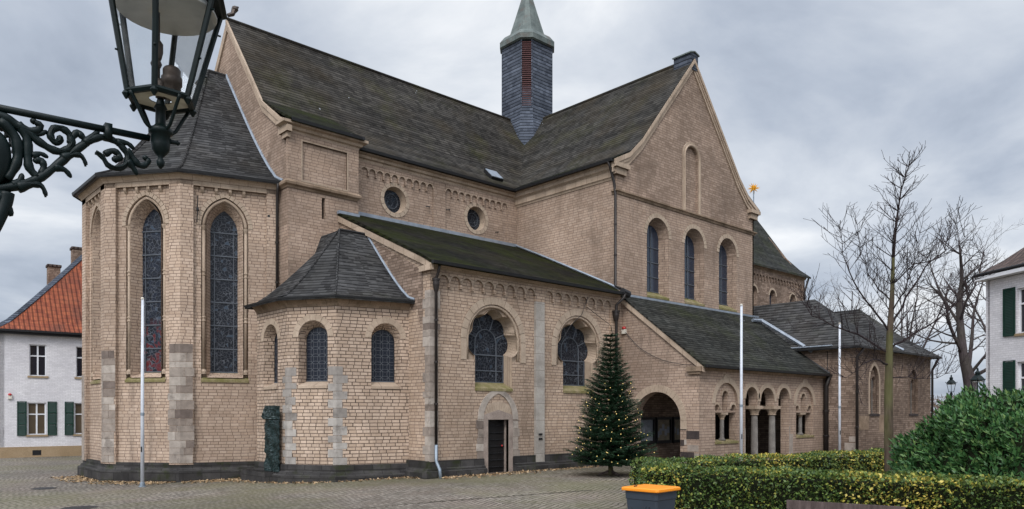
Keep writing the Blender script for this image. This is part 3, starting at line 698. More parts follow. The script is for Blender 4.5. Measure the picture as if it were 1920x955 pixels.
# plinth courses (swept profile with a chamfered offset)
def plinth_prof(top): return [(-0.05, -0.8), (0.26, -0.8), (0.26, 0.17), (0.24, 0.20), (0.17, 0.22), (0.15, 0.29), (0.09, 0.31), (0.09, top - 0.015), (0.075, top), (-0.05, top)]
m = MB(); m.sweep([(XA, 21.4), (XA, YA), (17.19, YA)], plinth_prof(0.54)); m.sweep([(18.61, YA), (XT + 0.3, YA)], plinth_prof(0.57)); build(m, 'plinth', 'plinth', church)

# aisle east wall and roof
fx = FX(XA)
wall('aisle_wall', 'tuff', fx, [(-YB, -0.6), (-YA - 0.004, -0.6), (-YA - 0.004, 6.98), (-YB, 9.52)])
m = MB(); m.plate(fx, [(-21.35, 5.95), (-20.95, 5.5), (-20.75, 5.62), (-20.55, 4.9), (-20.42, 5.2), (-20.42, 6.78), (-20.9, 7.1), (-23.2, 8.2), (-23.6, 8.2), (-22.6, 7.4)], [], -0.01, 0.004); build(m, 'stained_stones', 'tuff_brown', church)
EAVE = [(-0.05, 0.0), (0.10, 0.0), (0.13, 0.06), (0.24, 0.10), (0.26, 0.16), (-0.05, 0.16)]
def eave_prof(z0, h=0.24, out=0.28): return [(-0.05, z0), (0.07, z0), (0.09, z0 + h*0.25), (0.17, z0 + h*0.35), (0.20, z0 + h*0.6), (out, z0 + h*0.72), (out, z0 + h), (-0.05, z0 + h)]
m = MB(); m.sweep([(XA - 0.0, YA), (XT - 0.02, YA)], eave_prof(6.84, 0.2, 0.27)); build(m, 'cornice', 'trim', church)
def lean_rows(x0, x1, prof, n=2): return [[(x0 + (x1-x0)*i/(n-1), y, z) for i in range(n)] for y, z in prof]
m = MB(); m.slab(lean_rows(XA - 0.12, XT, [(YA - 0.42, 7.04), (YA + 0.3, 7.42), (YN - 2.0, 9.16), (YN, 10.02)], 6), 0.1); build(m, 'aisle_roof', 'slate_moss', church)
m = MB(); m.sweep([(XA - 0.14, YA - 0.36), (XT + 0.05, YA - 0.36)], [(0, 6.97), (0.13, 6.97), (0.15, 7.07), (0.0, 7.07)]); build(m, 'gutter', 'gutter', church)
def raking(mb, pts, w, d0, d1, fr):            # band of stone below a roof verge, pts (x,z) along the verge
    for (x0, z0), (x1, z1) in zip(pts, pts[1:]):
        mb.plate(fr, [(x0, z0 - w), (x1, z1 - w), (x1, z1), (x0, z0)] if x1 > x0 else [(x1, z1 - w), (x0, z0 - w), (x0, z0), (x1, z1)], [], d0, d1)
m = MB(); raking(m, [(-YB, 9.66), (-(YA+0.3), 7.30), (-(YA-0.30), 7.02)], 0.22, 0.0, 0.10, fx); m.box(fx, -(YA + 0.35), -(YA - 0.27), 6.78, 6.97, 0.0, 0.14); build(m, 'verge_moulding', 'trim', church)
m = MB(); m.box(FY(YN), 15.5, XT, 9.98, 10.12, 0.0, 0.10); m.box(FY(YB), XA - 0.15, 15.6, 9.72, 9.84, 0.0, 0.16); build(m, 'flashing', 'lead', church)
m = MB(); m.tube([(XT - 0.05, YN, 10.1), (XT - 0.05, YN - 2.0, 9.24), (XT - 0.05, YA + 0.3, 7.5), (XT - 0.05, YA - 0.2, 7.24)], 0.05, 6); build(m, 'flashing', 'lead', church)
pipe_run('downpipe', [(15.03, YA - 0.36, 7.0), (15.03, YA - 0.30, 6.75), (15.03, YA - 0.17, 6.55), (15.03, YA - 0.17, 1.05)], 0.05, hopper=(15.03, YA - 0.17, 6.42))
pipe_run('downpipe', [(15.03, YA - 0.17, 1.08), (15.03, YA - 0.17, 0.55), (15.03, YA - 0.36, 0.28), (15.05, YA - 0.40, -0.1)], 0.055, 'pipe_zinc', clips=False)

# --- chancel pier and nave ---------------------------------------------------
fb = FY(YB)
XB1 = 15.54
wall('chancel_pier', 'tuff_upper', fb, rect(XE + 0.004, XB1 - 0.004, -0.6, 12.4), [rect(14.06, 14.20, 9.43, 10.22)], 0.2)
m = MB(); m.box(fb, 14.0, 14.26, 9.4, 10.25, -0.24, -0.2); build(m, 'slit_window', 'void', church)
m = MB(); m.plate(FX(XB1), rect(-YN - 0.1, -YB - 0.004, 5, 12.4), [], -0.1, 0); build(m, 'chancel_pier', 'tuff_upper', church)
m = MB(); m.plate(fb, rect(XE - 0.07, XB1 + 0.05, 10.62, 12.36), [rect(13.22, 15.08, 10.69, 12.12)], 0.002, 0.09); pn = build(m, 'pier_panel', 'tuff_upper', church)
m = MB(); m.plate(fb, rect(13.17, 15.13, 10.64, 12.17), [rect(13.22, 15.08, 10.69, 12.12)], 0.05, 0.10); build(m, 'panel_border', 'trim', pn)
m = MB(); m.sweep([(XE, YB + 1.0), (XE, YB), (XB1, YB), (XB1, YN)], [(-0.05, 10.36), (0.03, 10.36), (0.06, 10.42), (0.15, 10.47), (0.16, 10.55), (0.06, 10.66), (-0.05, 10.68)]); build(m, 'string_course', 'trim_dirty', church)
m = MB(); m.sweep([(XE - 0.0, YB + 0.30), (XE, YB), (XB1, YB), (XB1, YN)], eave_prof(12.34, 0.36, 0.34)); build(m, 'cornice', 'trim', church)
fn = FY(YN)
RW = ((17.68, 10.93), (22.06, 10.93))
def circ(xc, zc, r, n=32): return [(xc + r*C(2*PI*i/n), zc + r*S_(2*PI*i/n)) for i in range(n)]
wall('nave_wall', 'tuff_upper', fn, rect(XB1 - 0.05, XT, 5.0, 12.3), [circ(x, z, 0.54) for x, z in RW])
for x, z in RW:
    sur = jointed(fn, church, [(x, z, 0.546, 0.71, 0, 2*PI, 16)], 0.02, 0.005, 'window_surround')
    L_ = MB(); L_.tube([fn.p(*q, -0.27) for q in circ(x, z, 0.3) + circ(x, z, 0.3)[:1]], 0.014, 5)
    window(fn, circ(x, z, 0.54), circ(x, z, 0.47), 0.30, 'stained', 'trim', None, lead=L_, label='round clerestory window')
m = MB()
lombard(m, fn, 16.0, 19.6, 10, 11.95, 11.68, 12.15, 0.085); lombard(m, fn, 20.24, 23.9, 10, 11.92, 11.66, 12.15, 0.085)
m.box(fn, 15.5, 16.0, 10.05, 12.15, 0, 0.085); m.box(fn, 19.6, 20.24, 10.05, 12.15, 0, 0.085); m.box(fn, 23.9, XT, 10.05, 12.15, 0, 0.085); build(m, 'arched_frieze', 'tuff_upper', church)
for x0, x1, n in ((16.0, 19.6, 10), (20.24, 23.9, 10)):
    m = MB(); w = (x1-x0)/n
    for i in range(n): ring(m, fn, arc(x0 + (i+.5)*w, 11.94 - w*.43, w*.5, 0, PI, 8), arc(x0 + (i+.5)*w, 11.94 - w*.43, w*.43, 0, PI, 8), 0.05, 0.093)
    build(m, 'frieze_ring', 'voussoir', church)
m = MB(); m.sweep([(XB1 - 0.05, YN), (XT, YN)], eave_prof(12.16, 0.36, 0.32)); build(m, 'cornice', 'trim', church)
m = MB(); m.sweep([(XB1, YN - 0.3), (XT - 0.3, YN - 0.3)], [(0, 12.47), (0.14, 12.47), (0.16, 12.58), (0, 12.58)]); m.sweep([(XE - 0.05, YB - 0.3), (XB1 + 0.12, YB - 0.3)], [(0, 12.66), (0.13, 12.66), (0.15, 12.77), (0, 12.77)])
m.sweep([(XB1 + 0.12, YB - 0.45), (XB1 + 0.12, YN - 0.3)], [(-0.12, 12.66), (0.0, 12.66), (0.0, 12.77), (-0.12, 12.77)]); build(m, 'gutter', 'gutter', church)
# iron anchors on the clerestory wall
m = MB()
for x, z in ((19.35, 10.95), (20.45, 11.02), (23.3, 10.5)): m.tube([fn.p(x - 0.18, z - 0.03, 0.1), fn.p(x, z, 0.13), fn.p(x + 0.05, z + 0.01, 0.02)], 0.022, 6)
build(m, 'wall_anchor', 'black_iron', church)

# nave roof, both slopes, flared towards the eaves; rows from eave to ridge
NP = [(25.92, 12.56), (26.75, 13.16), (27.78, 14.10), (29.3, 16.08), (YR, 18.50)]
def nave_slope(x0, x1, mirror=False, n=14, prof=NP):
    return [[(x0 + (x1-x0)*i/(n-1), (2*YR - y) if mirror else y, z) for i in range(n)] for y, z in prof]
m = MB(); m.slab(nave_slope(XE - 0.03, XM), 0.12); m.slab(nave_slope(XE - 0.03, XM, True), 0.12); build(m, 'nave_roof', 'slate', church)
m = MB(); m.slab([[(x, y, z) for x in (XE - 0.05, XB1 + 0.1)] for y, z in [(YB - 0.42, 12.74), (26.6, 13.42), (27.80, 14.15)]], 0.1)
m.add([(XB1+0.1, YB-0.42, 12.70), (XB1+0.1, 27.8, 14.1), (XB1+0.1, 26.2, 12.7)], [(0, 1, 2)]); build(m, 'pier_roof', 'slate_moss', church)
m = MB(); m.tube([(XE - 0.05, YR, 18.52), (XM, YR, 18.52)], 0.075, 8); build(m, 'ridge_cap', 'slate', church)
m = MB()                                      # zinc hatch in the nave roof
hx, hy, hz_ = 23.55, 26.85, 13.27; sl = Vector((0, 0.74, 0.673)); up_ = Vector((0, -0.673, 0.74)); ce = Vector((hx, hy, hz_))
def slope_box(mb, ce, a, b, c0, c1):
    V = [ce + Vector((x, 0, 0)) + sl*y + up_*z for z in (c0, c1) for y in (-b, b) for x in (-a, a)]
    mb.add(V, [(0, 2, 3, 1), (4, 5, 7, 6), (0, 1, 5, 4), (2, 6, 7, 3), (0, 4, 6, 2), (1, 3, 7, 5)])
slope_box(m, ce, 0.36, 0.36, 0.0, 0.14); hb = build(m, 'roof_hatch', 'gutter', church); m = MB(); slope_box(m, ce, 0.34, 0.34, 0.14, 0.17); build(m, 'hatch_lid', 'lead', hb)
# east gable of the nave above the apse
fe = FX(XE)
gab = [(-(2*YR - YB), -0.6), (-YB - 0.004, -0.6), (-YB - 0.004, 12.5), (-26.5, 12.95), (-27.78, 13.98), (-29.3, 15.96), (-YR, 18.40), (-(2*YR-29.3), 15.96), (-(2*YR-27.78), 13.98), (-(2*YR-26.5), 12.95), (-(2*YR-YB), 12.5)]
wall('nave_gable', 'tuff_gable', fe, gab, (), 0.3)
m = MB(); vp = [(-YR, 18.46), (-29.3, 16.06), (-27.78, 14.08), (-26.4, 13.10), (-(YB-0.1), 12.72)]
raking(m, vp, 0.42, 0.0, 0.07, fe); raking(m, vp, 0.17, 0.07, 0.12, fe); raking(m, [(-(2*YR + x), z) for x, z in vp][::1], 0.42, 0.0, 0.07, fe)
m.box(fe, -26.15, -(YB - 0.32), 12.30, 12.52, 0, 0.20); m.box(fe, -26.0, -(YB - 0.2), 12.12, 12.30, 0, 0.13); build(m, 'verge_moulding', 'trim', church)

# --- transept ----------------------------------------------------------------
ft = FY(YA); fte = FX(XT)
TW = (27.31, 30.12, 32.99)
thole = [arch(x, 0.80, 7.24, 9.90, 20) for x in TW]
HT = XM - XT
gpt = [(XT, 5.0), (XT2, 5.0), (XT2, 12.45), (33.85, 13.72), (XM, 18.36), (26.05, 13.72), (XT, 12.45)]
niche = arch(29.88, 0.52, 11.45, 13.92, 16)
wall('transept_wall', 'tuff_upper', ft, rect(XT + 0.004, XT2 - 0.004, -0.6, 11.27), thole + [rect(31.0, 34.8, -0.5, 3.4)], 0.12)
wall('transept_gable', 'tuff_gable', ft, [(XT + 0.004, 11.27), (XT2 - 0.004, 11.27), (XT2 - 0.004, 12.45), (33.85, 13.72), (XM, 18.36), (26.05, 13.72), (XT + 0.004, 12.45)], [niche], 0.12)
m = MB(); m.box(ft, 30.9, 34.9, -0.5, 3.5, -0.5, -0.45); build(m, 'porch_dark_panel', 'door', church)  # invented dark panel: its colour supplies the blackness seen through the porch arches
for x in TW:
    hwb = 0.60; front = arch(x, 0.78, 7.26, 9.90, 20); back = arch(x, hwb, 7.50, 9.86, 20)
    sur = jointed(ft, church, [(x, 9.90, 0.802, 1.0, 0, PI, 15)], 0.02, 0.005)
    # stepped inner order
    a = MB(); a.plate(ft, arch(x, 0.80, 7.24, 9.90, 20), [arch(x, 0.70, 7.27, 9.90, 20)], -0.30, -0.16); build(a, 'window_order', 'tuff_gable', sur)
    hb_ = [(x-hwb, x+hwb, z, z+0.035) for z in (7.5, 8.15, 8.8, 9.45)] + [(x-0.015, x+0.015, 7.5, 10.4)]
    window(ft, front, back, 0.42, 'pane', 'tuff_gable', hb_, (x-0.79, x+0.79, 7.24, 7.5, 0.42), label='tall round-arched window')
m = MB(); m.plate(ft, niche, [], -0.14, -0.115); build(m, 'niche_back', 'tuff_gable', church)
m = MB(); ring(m, ft, [(30.62, 11.42)] + arc(29.88, 13.92, 0.74, 0, PI, 20) + [(29.14, 11.42)], [(30.40, 11.42)] + arc(29.88, 13.92, 0.52, 0, PI, 20) + [(29.36, 11.42)], 0.002, 0.03)
m.tube([ft.p(x, z, 0.03) for x, z in [(30.46, 11.42)] + arc(29.88, 13.92, 0.58, 0, PI, 20) + [(29.30, 11.42)]], 0.05, 6); build(m, 'niche_frame', 'trim', church)
m = MB(); m.sweep([(XT, YA + 0.2), (XT, YA), (XT2, YA), (XT2, YA + 0.3)], [(-0.05, 11.22), (0.04, 11.22), (0.07, 11.30), (0.13, 11.33), (0.13, 11.38), (0.0, 11.44), (-0.05, 11.44)]); build(m, 'string_course', 'trim_dirty', church)
m = MB(); vt = [(XT - 0.30, 12.58), (25.2, 13.08), (26.05, 13.86), (XM, 18.52)]; vt2 = [(2*XM - x, z) for x, z in vt]
for v_ in (vt, vt2): raking(m, v_, 0.52, 0.0, 0.06, ft); raking(m, v_, 0.20, 0.06, 0.15, ft); raking(m, v_, 0.34, 0.06, 0.10, ft)
for sx in (XT, XT2):
    s_ = -1 if sx == XT else 1; 
    m.box(ft, min(sx - s_*0.62, sx + s_*0.28), max(sx - s_*0.62, sx + s_*0.28), 12.28, 12.46, -0.1, 0.24); m.box(ft, min(sx - s_*0.5, sx + s_*0.16), max(sx - s_*0.5, sx + s_*0.16), 12.02, 12.28, -0.1, 0.14)
build(m, 'verge_moulding', 'trim', church)
wall('transept_wall', 'tuff_upper', fte, rect(-YN, -YA - 0.004, 5.0, 12.4)); wall('transept_wall', 'tuff_upper', Frame((XT2, 0, 0), (0, 1, 0)), rect(YA, YN, 0, 12.4))
m = MB(); m.sweep([(XT, YN), (XT, YA + 0.15)], [(-0.05, 11.84), (0.03, 11.84), (0.06, 11.92), (0.10, 11.95), (0.10, 12.16), (0.13, 12.2), (0.22, 12.27), (0.23, 12.40), (0.31, 12.46), (0.31, 12.56), (-0.05, 12.56)]); build(m, 'cornice', 'trim', church)
TP = [(XT - 0.37, 12.58), (25.2, 13.14), (26.05, 13.90), (27.8, 15.98), (XM, 18.56)]
def tr_slope(mirror=False, y0=YA - 0.13, y1=YR, n=8): return [[((2*XM - x) if mirror else x, y1 + (y0-y1)*i/(n-1), z) for i in range(n)] for x, z in TP]
m = MB(); m.slab(tr_slope(), 0.12); m.slab(tr_slope(True), 0.12); build(m, 'transept_roof', 'slate_tr', church)
m = MB(); m.slab([[(x, YA - 0.14 + i*(YN - YA + 0.4)/4, z + 0.015) for i in range(5)] for x, z in TP[:2]], 0.05); build(m, 'eaves_slates', 'slate_moss', church)
m = MB(); m.tube([(XM, YA - 0.1, 18.58), (XM, YR, 18.58)], 0.07, 8); build(m, 'ridge_cap', 'slate_tr', church)
m = MB(); m.sweep([(XT - 0.34, YN - 0.3), (XT - 0.34, YA - 0.1)], [(0, 12.47), (0.12, 12.47), (0.14, 12.58), (0, 12.58)]); build(m, 'gutter', 'gutter', church)
pipe_run('downpipe', [(XT - 0.42, YA + 0.1, 12.5), (XT - 0.30, YA + 0.1, 12.3), (XT - 0.10, YA + 0.05, 11.7), (XT - 0.10, YA - 0.02, 11.2), (XT - 0.10, YA - 0.02, 7.4), (XT - 0.1, YA - 0.3, 7.25)], 0.055)
pipe_run('downpipe', [(XT - 0.02, YA - 0.5, 7.15), (XT - 0.12, YA - 0.5, 6.85), (XT - 0.30, YA - 0.24, 6.55), (XT - 0.30, YA - 0.22, 0.2)], 0.062, hopper=(XT - 0.30, YA - 0.22, 6.2))
m = MB(); m.tube([(XT - 0.15, YA - 0.42, 7.10), (XT + 0.25, YA - 0.42, 7.02)], 0.16, 8); build(m, 'gutter', 'gutter', church)
m = MB(); m.box(FX(XM - 0.30), -20.95, -20.02, 18.0, 18.76, -0.60, 0.0); cp = build(m, 'ridge_box', 'slate_new', church)
m = MB(); m.slab([[(XM - 0.36, 19.97, 18.76), (XM - 0.36, 21.0, 18.76)], [(XM, 19.97, 18.86), (XM, 21.0, 18.86)], [(XM + 0.36, 19.97, 18.76), (XM + 0.36, 21.0, 18.76)]], 0.06); build(m, 'box_cap', 'copper', cp)

# --- ridge turret over the crossing ------------------------------------------
def cham(a, e_): return [(XM + x, YR + y) for x, y in ((-a, a-e_), (-a, -(a-e_)), (-(a-e_), -a), (a-e_, -a), (a, -(a-e_)), (a, a-e_), (a-e_, a), (-(a-e_), a))]
def stack(mb, rings):
    V = [(x, y, z) for a, e_, z in rings for x, y in cham(a, e_)]; n = 8
    F = [(i*n + k, i*n + (k+1) % n, (i+1)*n + (k+1) % n, (i+1)*n + k) for i in range(len(rings)-1) for k in range(n)] + [tuple(range(n))[::-1], tuple(range((len(rings)-1)*n, len(rings)*n))]
    return mb.add(V, F)
m = MB(); stack(m, [(2.1, 0.62, 15.3), (1.62, 0.55, 17.4), (1.36, 0.5, 18.3), (1.24, 0.48, 19.1), (1.19, 0.47, 22.9)]); tu = build(m, 'ridge_turret', 'slate_new', church)
m = MB(); stack(m, [(1.24, 0.48, 22.78), (1.34, 0.5, 22.84), (1.34, 0.5, 23.12), (1.14, 0.46, 23.42)]); build(m, 'turret_cornice', 'copper', tu)
m = MB(); stack(m, [(0.92, 0.38, 23.40), (0.56, 0.23, 24.7), (0.03, 0.012, 26.7)]); sp_ = build(m, 'turret_spire', 'copper', tu)
m = MB(); m.tube([(XM, YR, 26.6), (XM, YR, 28.0)], 0.03, 6); m.lathe((XM, YR, 26.9), [(0.02, -.14), (0.13, -.06), (0.14, 0.04), (0.03, .14)], 10); build(m, 'finial', 'copper', sp_)
for sx, sy in ((-1, -1), (1, -1), (-1, 1), (1, 1)):
    a_ = (XM + sx*1.19, YR + sy*(1.19-0.47)); b_ = (XM + sx*(1.19-0.47), YR + sy*1.19)
    if sx*sy < 0: a_, b_ = b_, a_
    fl = FP(a_, b_); L_ = math.dist(a_, b_)
    m = MB(); m.box(fl, 0.06, L_-0.06, 18.75, 22.75, -0.2, 0.045); lv = build(m, 'louvre_opening', 'void', tu)
    m = MB()
    for q in range(34): 
        z0 = 18.80 + q*0.1155
        m.add([fl.p(x, z, n_) for x in (0.07, L_-0.07) for z, n_ in ((z0, 0.075), (z0 + 0.055, 0.048), (z0 + 0.04, 0.048), (z0 - 0.015, 0.075))], [(0, 1, 2, 3), (7, 6, 5, 4), (0, 4, 5, 1), (3, 2, 6, 7), (0, 3, 7, 4), (1, 5, 6, 2)])
    build(m, 'louvre_slats', 'louvre', lv)
    m = MB(); m.box(fl, 0.02, 0.07, 18.7, 22.78, 0.0, 0.09); m.box(fl, L_-0.07, L_-0.02, 18.7, 22.78, 0.0, 0.09); build(m, 'louvre_frame', 'slate_new', lv)

# --- nave west of the transept --------------------------------------------------
ww = (46.3, 48.8, 51.7)
wh = [arch(x, 0.42, 8.6, 10.25, 12) for x in ww]
wall('nave_wall', 'tuff_brown', fn, rect(XT2, XWEST - 0.35, 4.0, 12.0), wh)
for x in ww:
    window(fn, arch(x, 0.42, 8.6, 10.25, 12), arch(x, 0.33, 8.7, 10.23, 12), 0.3, 'pane', 'tuff_brown', None, None, label='small round-arched window')
    m = MB(); ring(m, fn, arc(x, 10.25, 0.56, 0, PI, 14), arc(x, 10.25, 0.425, 0, PI, 14), 0.002, 0.02); build(m, 'arch_ring', 'voussoir', church)
m = MB(); lombard(m, fn, 44.0, XWEST - 0.75, 22, 11.5, 11.25, 11.8, 0.08); m.box(fn, XWEST - 0.75, XWEST - 0.35, 6, 11.8, 0, 0.08); build(m, 'arched_frieze', 'tuff_brown', church)
m = MB(); m.sweep([(XT2, YN), (XWEST - 0.35, YN)], eave_prof(11.8, 0.3, 0.3)); build(m, 'cornice', 'trim_dirty', church)
NP2 = [(25.9, 12.08), (26.75, 12.72), (27.78, 13.72), (29.3, 15.85), (YR, 18.45)]
m = MB(); m.slab(nave_slope(XM, XWEST, False, 10, NP2), 0.12); m.slab(nave_slope(XM, XWEST, True, 10, NP2), 0.12); build(m, 'nave_roof', 'slate_porch', church)
wall('nave_gable', 'tuff_brown', Frame((XWEST - 0.35, 0, 0), (0, 1, 0)), [(YN, 0), (2*YR - YN, 0), (2*YR - YN, 12), (YR, 18.2), (YN, 12)])
pipe_run('downpipe', [(XWEST - 0.2, YN - 0.3, 12.0), (XWEST - 0.5, YN - 0.15, 11.0), (XWEST - 0.5, YN - 0.15, 6.0)], 0.07, clips=False)
wall('nave_wall', 'tuff_brown', Frame((0, 2*YR - YN, 0), (-1, 0, 0)), rect(-XWEST, -XE, 0, 12.3))

# --- great apse -----------------------------------------------------------------
AC, AR = (12.4, 31.5), 4.8
dec = [(AC[0] - AR*C(rad(k)), AC[1] - AR*S_(rad(k))) for k in (-90, -54, -18, 18, 54, 90)]
dec[5] = (12.78, 26.577); dec[0] = (12.78, 36.42)
LF = math.dist(dec[2], dec[3])
WC = {0: 1.5, 1: 1.5, 2: 1.50, 3: 1.53, 4: 1.44}
for i in range(5):
    f_ = FP(dec[i], dec[i+1]); L_ = math.dist(dec[i], dec[i+1]); xc = WC[i]
    hole = parch(xc, 0.80, 3.32, 8.85, 1.06, 12)
    wall('apse_wall', 'tuff_apse', f_, rect(0, L_, -1.0, 10.4), [hole], 0.1)
    if i in (0, 1): continue
    back = parch(xc, 0.47, 3.60, 8.72, 0.82, 12)
    hb_ = [(xc-0.47, xc+0.47, z, z+0.04) for z in (3.6, 4.45, 5.3, 6.15, 7.0, 7.85, 8.7)] + [(xc + dx - 0.012, xc + dx + 0.012, 3.6, 8.75) for dx in (-0.33, 0.33)]
    inner = parch(xc, 0.62, 3.40, 8.85, 0.90, 12)
    m = MB(); m.plate(f_, parch(xc, 0.84, 3.30, 8.85, 1.10, 12), [inner], -0.30, -0.17); st_ = build(m, 'window_order', 'tuff_apse', church)
    w = window(f_, inner, back, 0.46, 'stained_red' if i == 3 else 'stained', 'tuff_apse', hb_, (xc-0.81, xc+0.81, 3.32, 3.6, 0.45, ), label='tall pointed stained glass window')
    ar = jointed(f_, w, parcs(xc, 0.80, 8.85, 1.06, 0.15, 9), 0.02, 0.005)
    for s_ in (-1, 1):
        m = MB(); xx = xc + s_*0.715
        m.tube([f_.p(xx, z, -0.085) for z in (3.62, 8.72)], 0.064, 8); cl_ = build(m, 'colonnette', 'trim', w, smooth=True)
        m = MB()
        for z in (5.5, 7.15): m.lathe(f_.p(xx, z, -0.085), [(0.06, -0.1), (0.085, -0.08), (0.085, -0.05), (0.065, -0.03), (0.065, 0.03), (0.085, 0.05), (0.085, 0.08), (0.06, 0.1)], 8)
        m.lathe(f_.p(xx, 3.62, -0.085), [(0.11, -0.1), (0.11, 0.0), (0.08, 0.05), (0.06, 0.09)], 8); m.lathe(f_.p(xx, 8.78, -0.085), [(0.062, -0.12), (0.07, -0.08), (0.11, 0.02), (0.12, 0.07)], 8)
        build(m, 'capital', 'trim', w)
    m = MB(); m.tube([f_.p(x, z, -0.085) for x, z in pointed_top(xc, 0.715, 8.85, 0.985, 12)], 0.066, 8); build(m, 'roll_moulding', 'trim', w, smooth=True)
    for q in range(4):
        m = MB(); m.plate(Frame(f_.p(xc - 0.72 + q*0.47, 0), -f_.nrm), [(-0.11, 10.21), (-0.11, 10.10), (-0.05, 10.02), (0, 9.98), (0, 10.21)], [], -0.10, 0.0); build(m, 'corbel', 'trim', church)
def along(i, d):                                # point d metres along face i (negative counts back from its end)
    a, b = Vector(dec[i]), Vector(dec[i+1]); u = (b-a).normalized(); return tuple(a + u*d) if d >= 0 else tuple(b + u*d)
LZ = [(0, 0.3), (0.14, 0.3), (0.14, 10.40), (0, 10.40)]
m = MB()
for i, (l, r) in {2: (-0.42, 0.42), 3: (-0.40, 0.38), 4: (-0.46, 0)}.items():
    if i < 4: m.sweep([along(i, l), dec[i+1], along(i+1, r)], LZ)
    else: m.sweep([along(4, -0.50), dec[5]], LZ)
m.sweep([along(1, -0.42), dec[2], along(2, 0.78 - 0.3)], LZ)
build(m, 'corner_strip', 'tuff_apse', church)
m = MB(); m.sweep(dec, [(0, 10.20), (0.14, 10.20), (0.14, 10.41), (0, 10.41)]); m.sweep(dec, [(0, 10.37), (0.17, 10.37), (0.19, 10.43), (0.26, 10.50), (0.30, 10.60), (0.30, 10.68), (0, 10.68)]); build(m, 'cornice', 'trim', church)
for i, ztop in ((2, 4.30), (3, 4.45)):
    m = MB(); zz = 0.36
    while zz < ztop:
        h_ = 0.20 + rng.random()*0.13; a_ = -0.38 + rng.choice((0, -0.06)); b_ = 0.36 + rng.choice((0, 0.05))
        if i == 2: a_ = -0.26
        k1 = rng.choice((-0.15, -0.1, 0.08, 0.14)); qp = [(0.05, zz), (0.153, zz), (0.153, zz + h_ - 0.014), (0.05, zz + h_ - 0.014)]; A1, B1, K1 = along(i, a_), along(i+1, b_), along(i if k1 < 0 else i+1, k1)
        if k1 < 0: m.sweep([A1, along(i, k1 - 0.006)], qp); m.sweep([along(i, k1 + 0.006), dec[i+1], B1], qp)
        else: m.sweep([A1, dec[i+1], along(i+1, k1 - 0.006)], qp); m.sweep([along(i+1, k1 + 0.006), B1], qp)
        zz += h_
    build(m, 'quoin', 'quoin', church)
m = MB(); m.sweep([along(1, -0.4), dec[2], along(2, 0.3)], [(0.05, 0.3), (0.154, 0.3), (0.154, 3.6), (0.05, 3.6)]); build(m, 'quoin', 'quoin', church)
pap = [(o_ + 0.03, z - 0.12) for o_, z in plinth_prof(0.48)]
m = MB(); m.sweep(dec, pap); build(m, 'plinth', 'plinth', church)
def off_poly(pts, o_):
    P = [Vector(p) for p in pts]; out = []
    for i in range(len(P)):
        ns = []
        if i > 0: d = (P[i]-P[i-1]).normalized(); ns.append(Vector((d.y, -d.x)))
        if i < len(P)-1: d = (P[i+1]-P[i]).normalized(); ns.append(Vector((d.y, -d.x)))
        q = ns[0] if len(ns) == 1 else (ns[0]+ns[1])/(1 + ns[0].dot(ns[1])); out.append(P[i] + q*o_)
    return out
def tent(mb, eave, ze, ridge, zr, sag=0.09, n=9, th=0.1):
    """roof panes from eave edges to apex points, concave at the foot; ridge gives the top point for each eave corner"""
    for i in range(len(eave)-1):
        rows = []
        for k in range(n+1):
            t = k/n; z = ze + (zr-ze)*(t - sag*S_(PI*t**0.62)); a = Vector(eave[i]).lerp(Vector(ridge[i]), t); b = Vector(eave[i+1]).lerp(Vector(ridge[i+1]), t)
            rows.append([(a.x, a.y, z), ((a.x+b.x)/2, (a.y+b.y)/2, z), (b.x, b.y, z)])
        mb.slab(rows, th)
ev = off_poly(dec, 0.44); ev[0].x = ev[5].x = XE
apx, ape = (11.93, 31.35), (XE, 31.35)
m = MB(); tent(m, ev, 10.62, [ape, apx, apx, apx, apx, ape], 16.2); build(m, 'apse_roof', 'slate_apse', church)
def hip_caps(mb, eave, ze, ridge, zr, idx, r=0.05, sag=0.09, n=9, lift=0.02):
    for i in idx:
        pts = []
        for k in range(n+1):
            t = k/n; z = ze + (zr-ze)*(t - sag*S_(PI*t**0.62)); a = Vector(eave[i]).lerp(Vector(ridge[i]), t); pts.append((a.x, a.y, z + lift))
        mb.tube(pts, r, 6)
m = MB(); hip_caps(m, ev, 10.62, [ape, apx, apx, apx, apx, ape], 16.2, (2, 3, 4)); m.tube([(apx[0], apx[1], 16.2), (XE, apx[1], 16.2)], 0.07, 6); build(m, 'hip_ridge', 'slate_apse', church)
m = MB(); hip_caps(m, ev, 10.62, [ape, apx, apx, apx, apx, ape], 16.2, (5,), 0.07, lift=0.04); build(m, 'flashing', 'lead', church)
m = MB(); m.sweep([(p.x, p.y) for p in ev], [(-0.14, 10.55), (0.02, 10.55), (0.04, 10.64), (-0.14, 10.64)]); build(m, 'gutter', 'gutter', church)
q_ = Vector(along(4, -0.13)); nn = Vector((-0.309, -0.951))
pipe_run('downpipe', [(*(q_ + nn*0.42), 10.55), (*(q_ + nn*0.3), 10.3), (*(q_ + nn*0.18), 9.9), (*(q_ + nn*0.18), 4.0)], 0.055)
m = MB(); f4 = FP(dec[4], dec[5])
for x in (0.50, 2.72 + 0.2): m.tube([f4.p(x, 8.9, 0.12), f4.p(x + 0.03, 9.85, 0.12)], 0.02, 5); m.box(f4, x - 0.02, x + 0.06, 9.34, 9.42, 0, 0.15)
build(m, 'wall_anchor', 'black_iron', church)

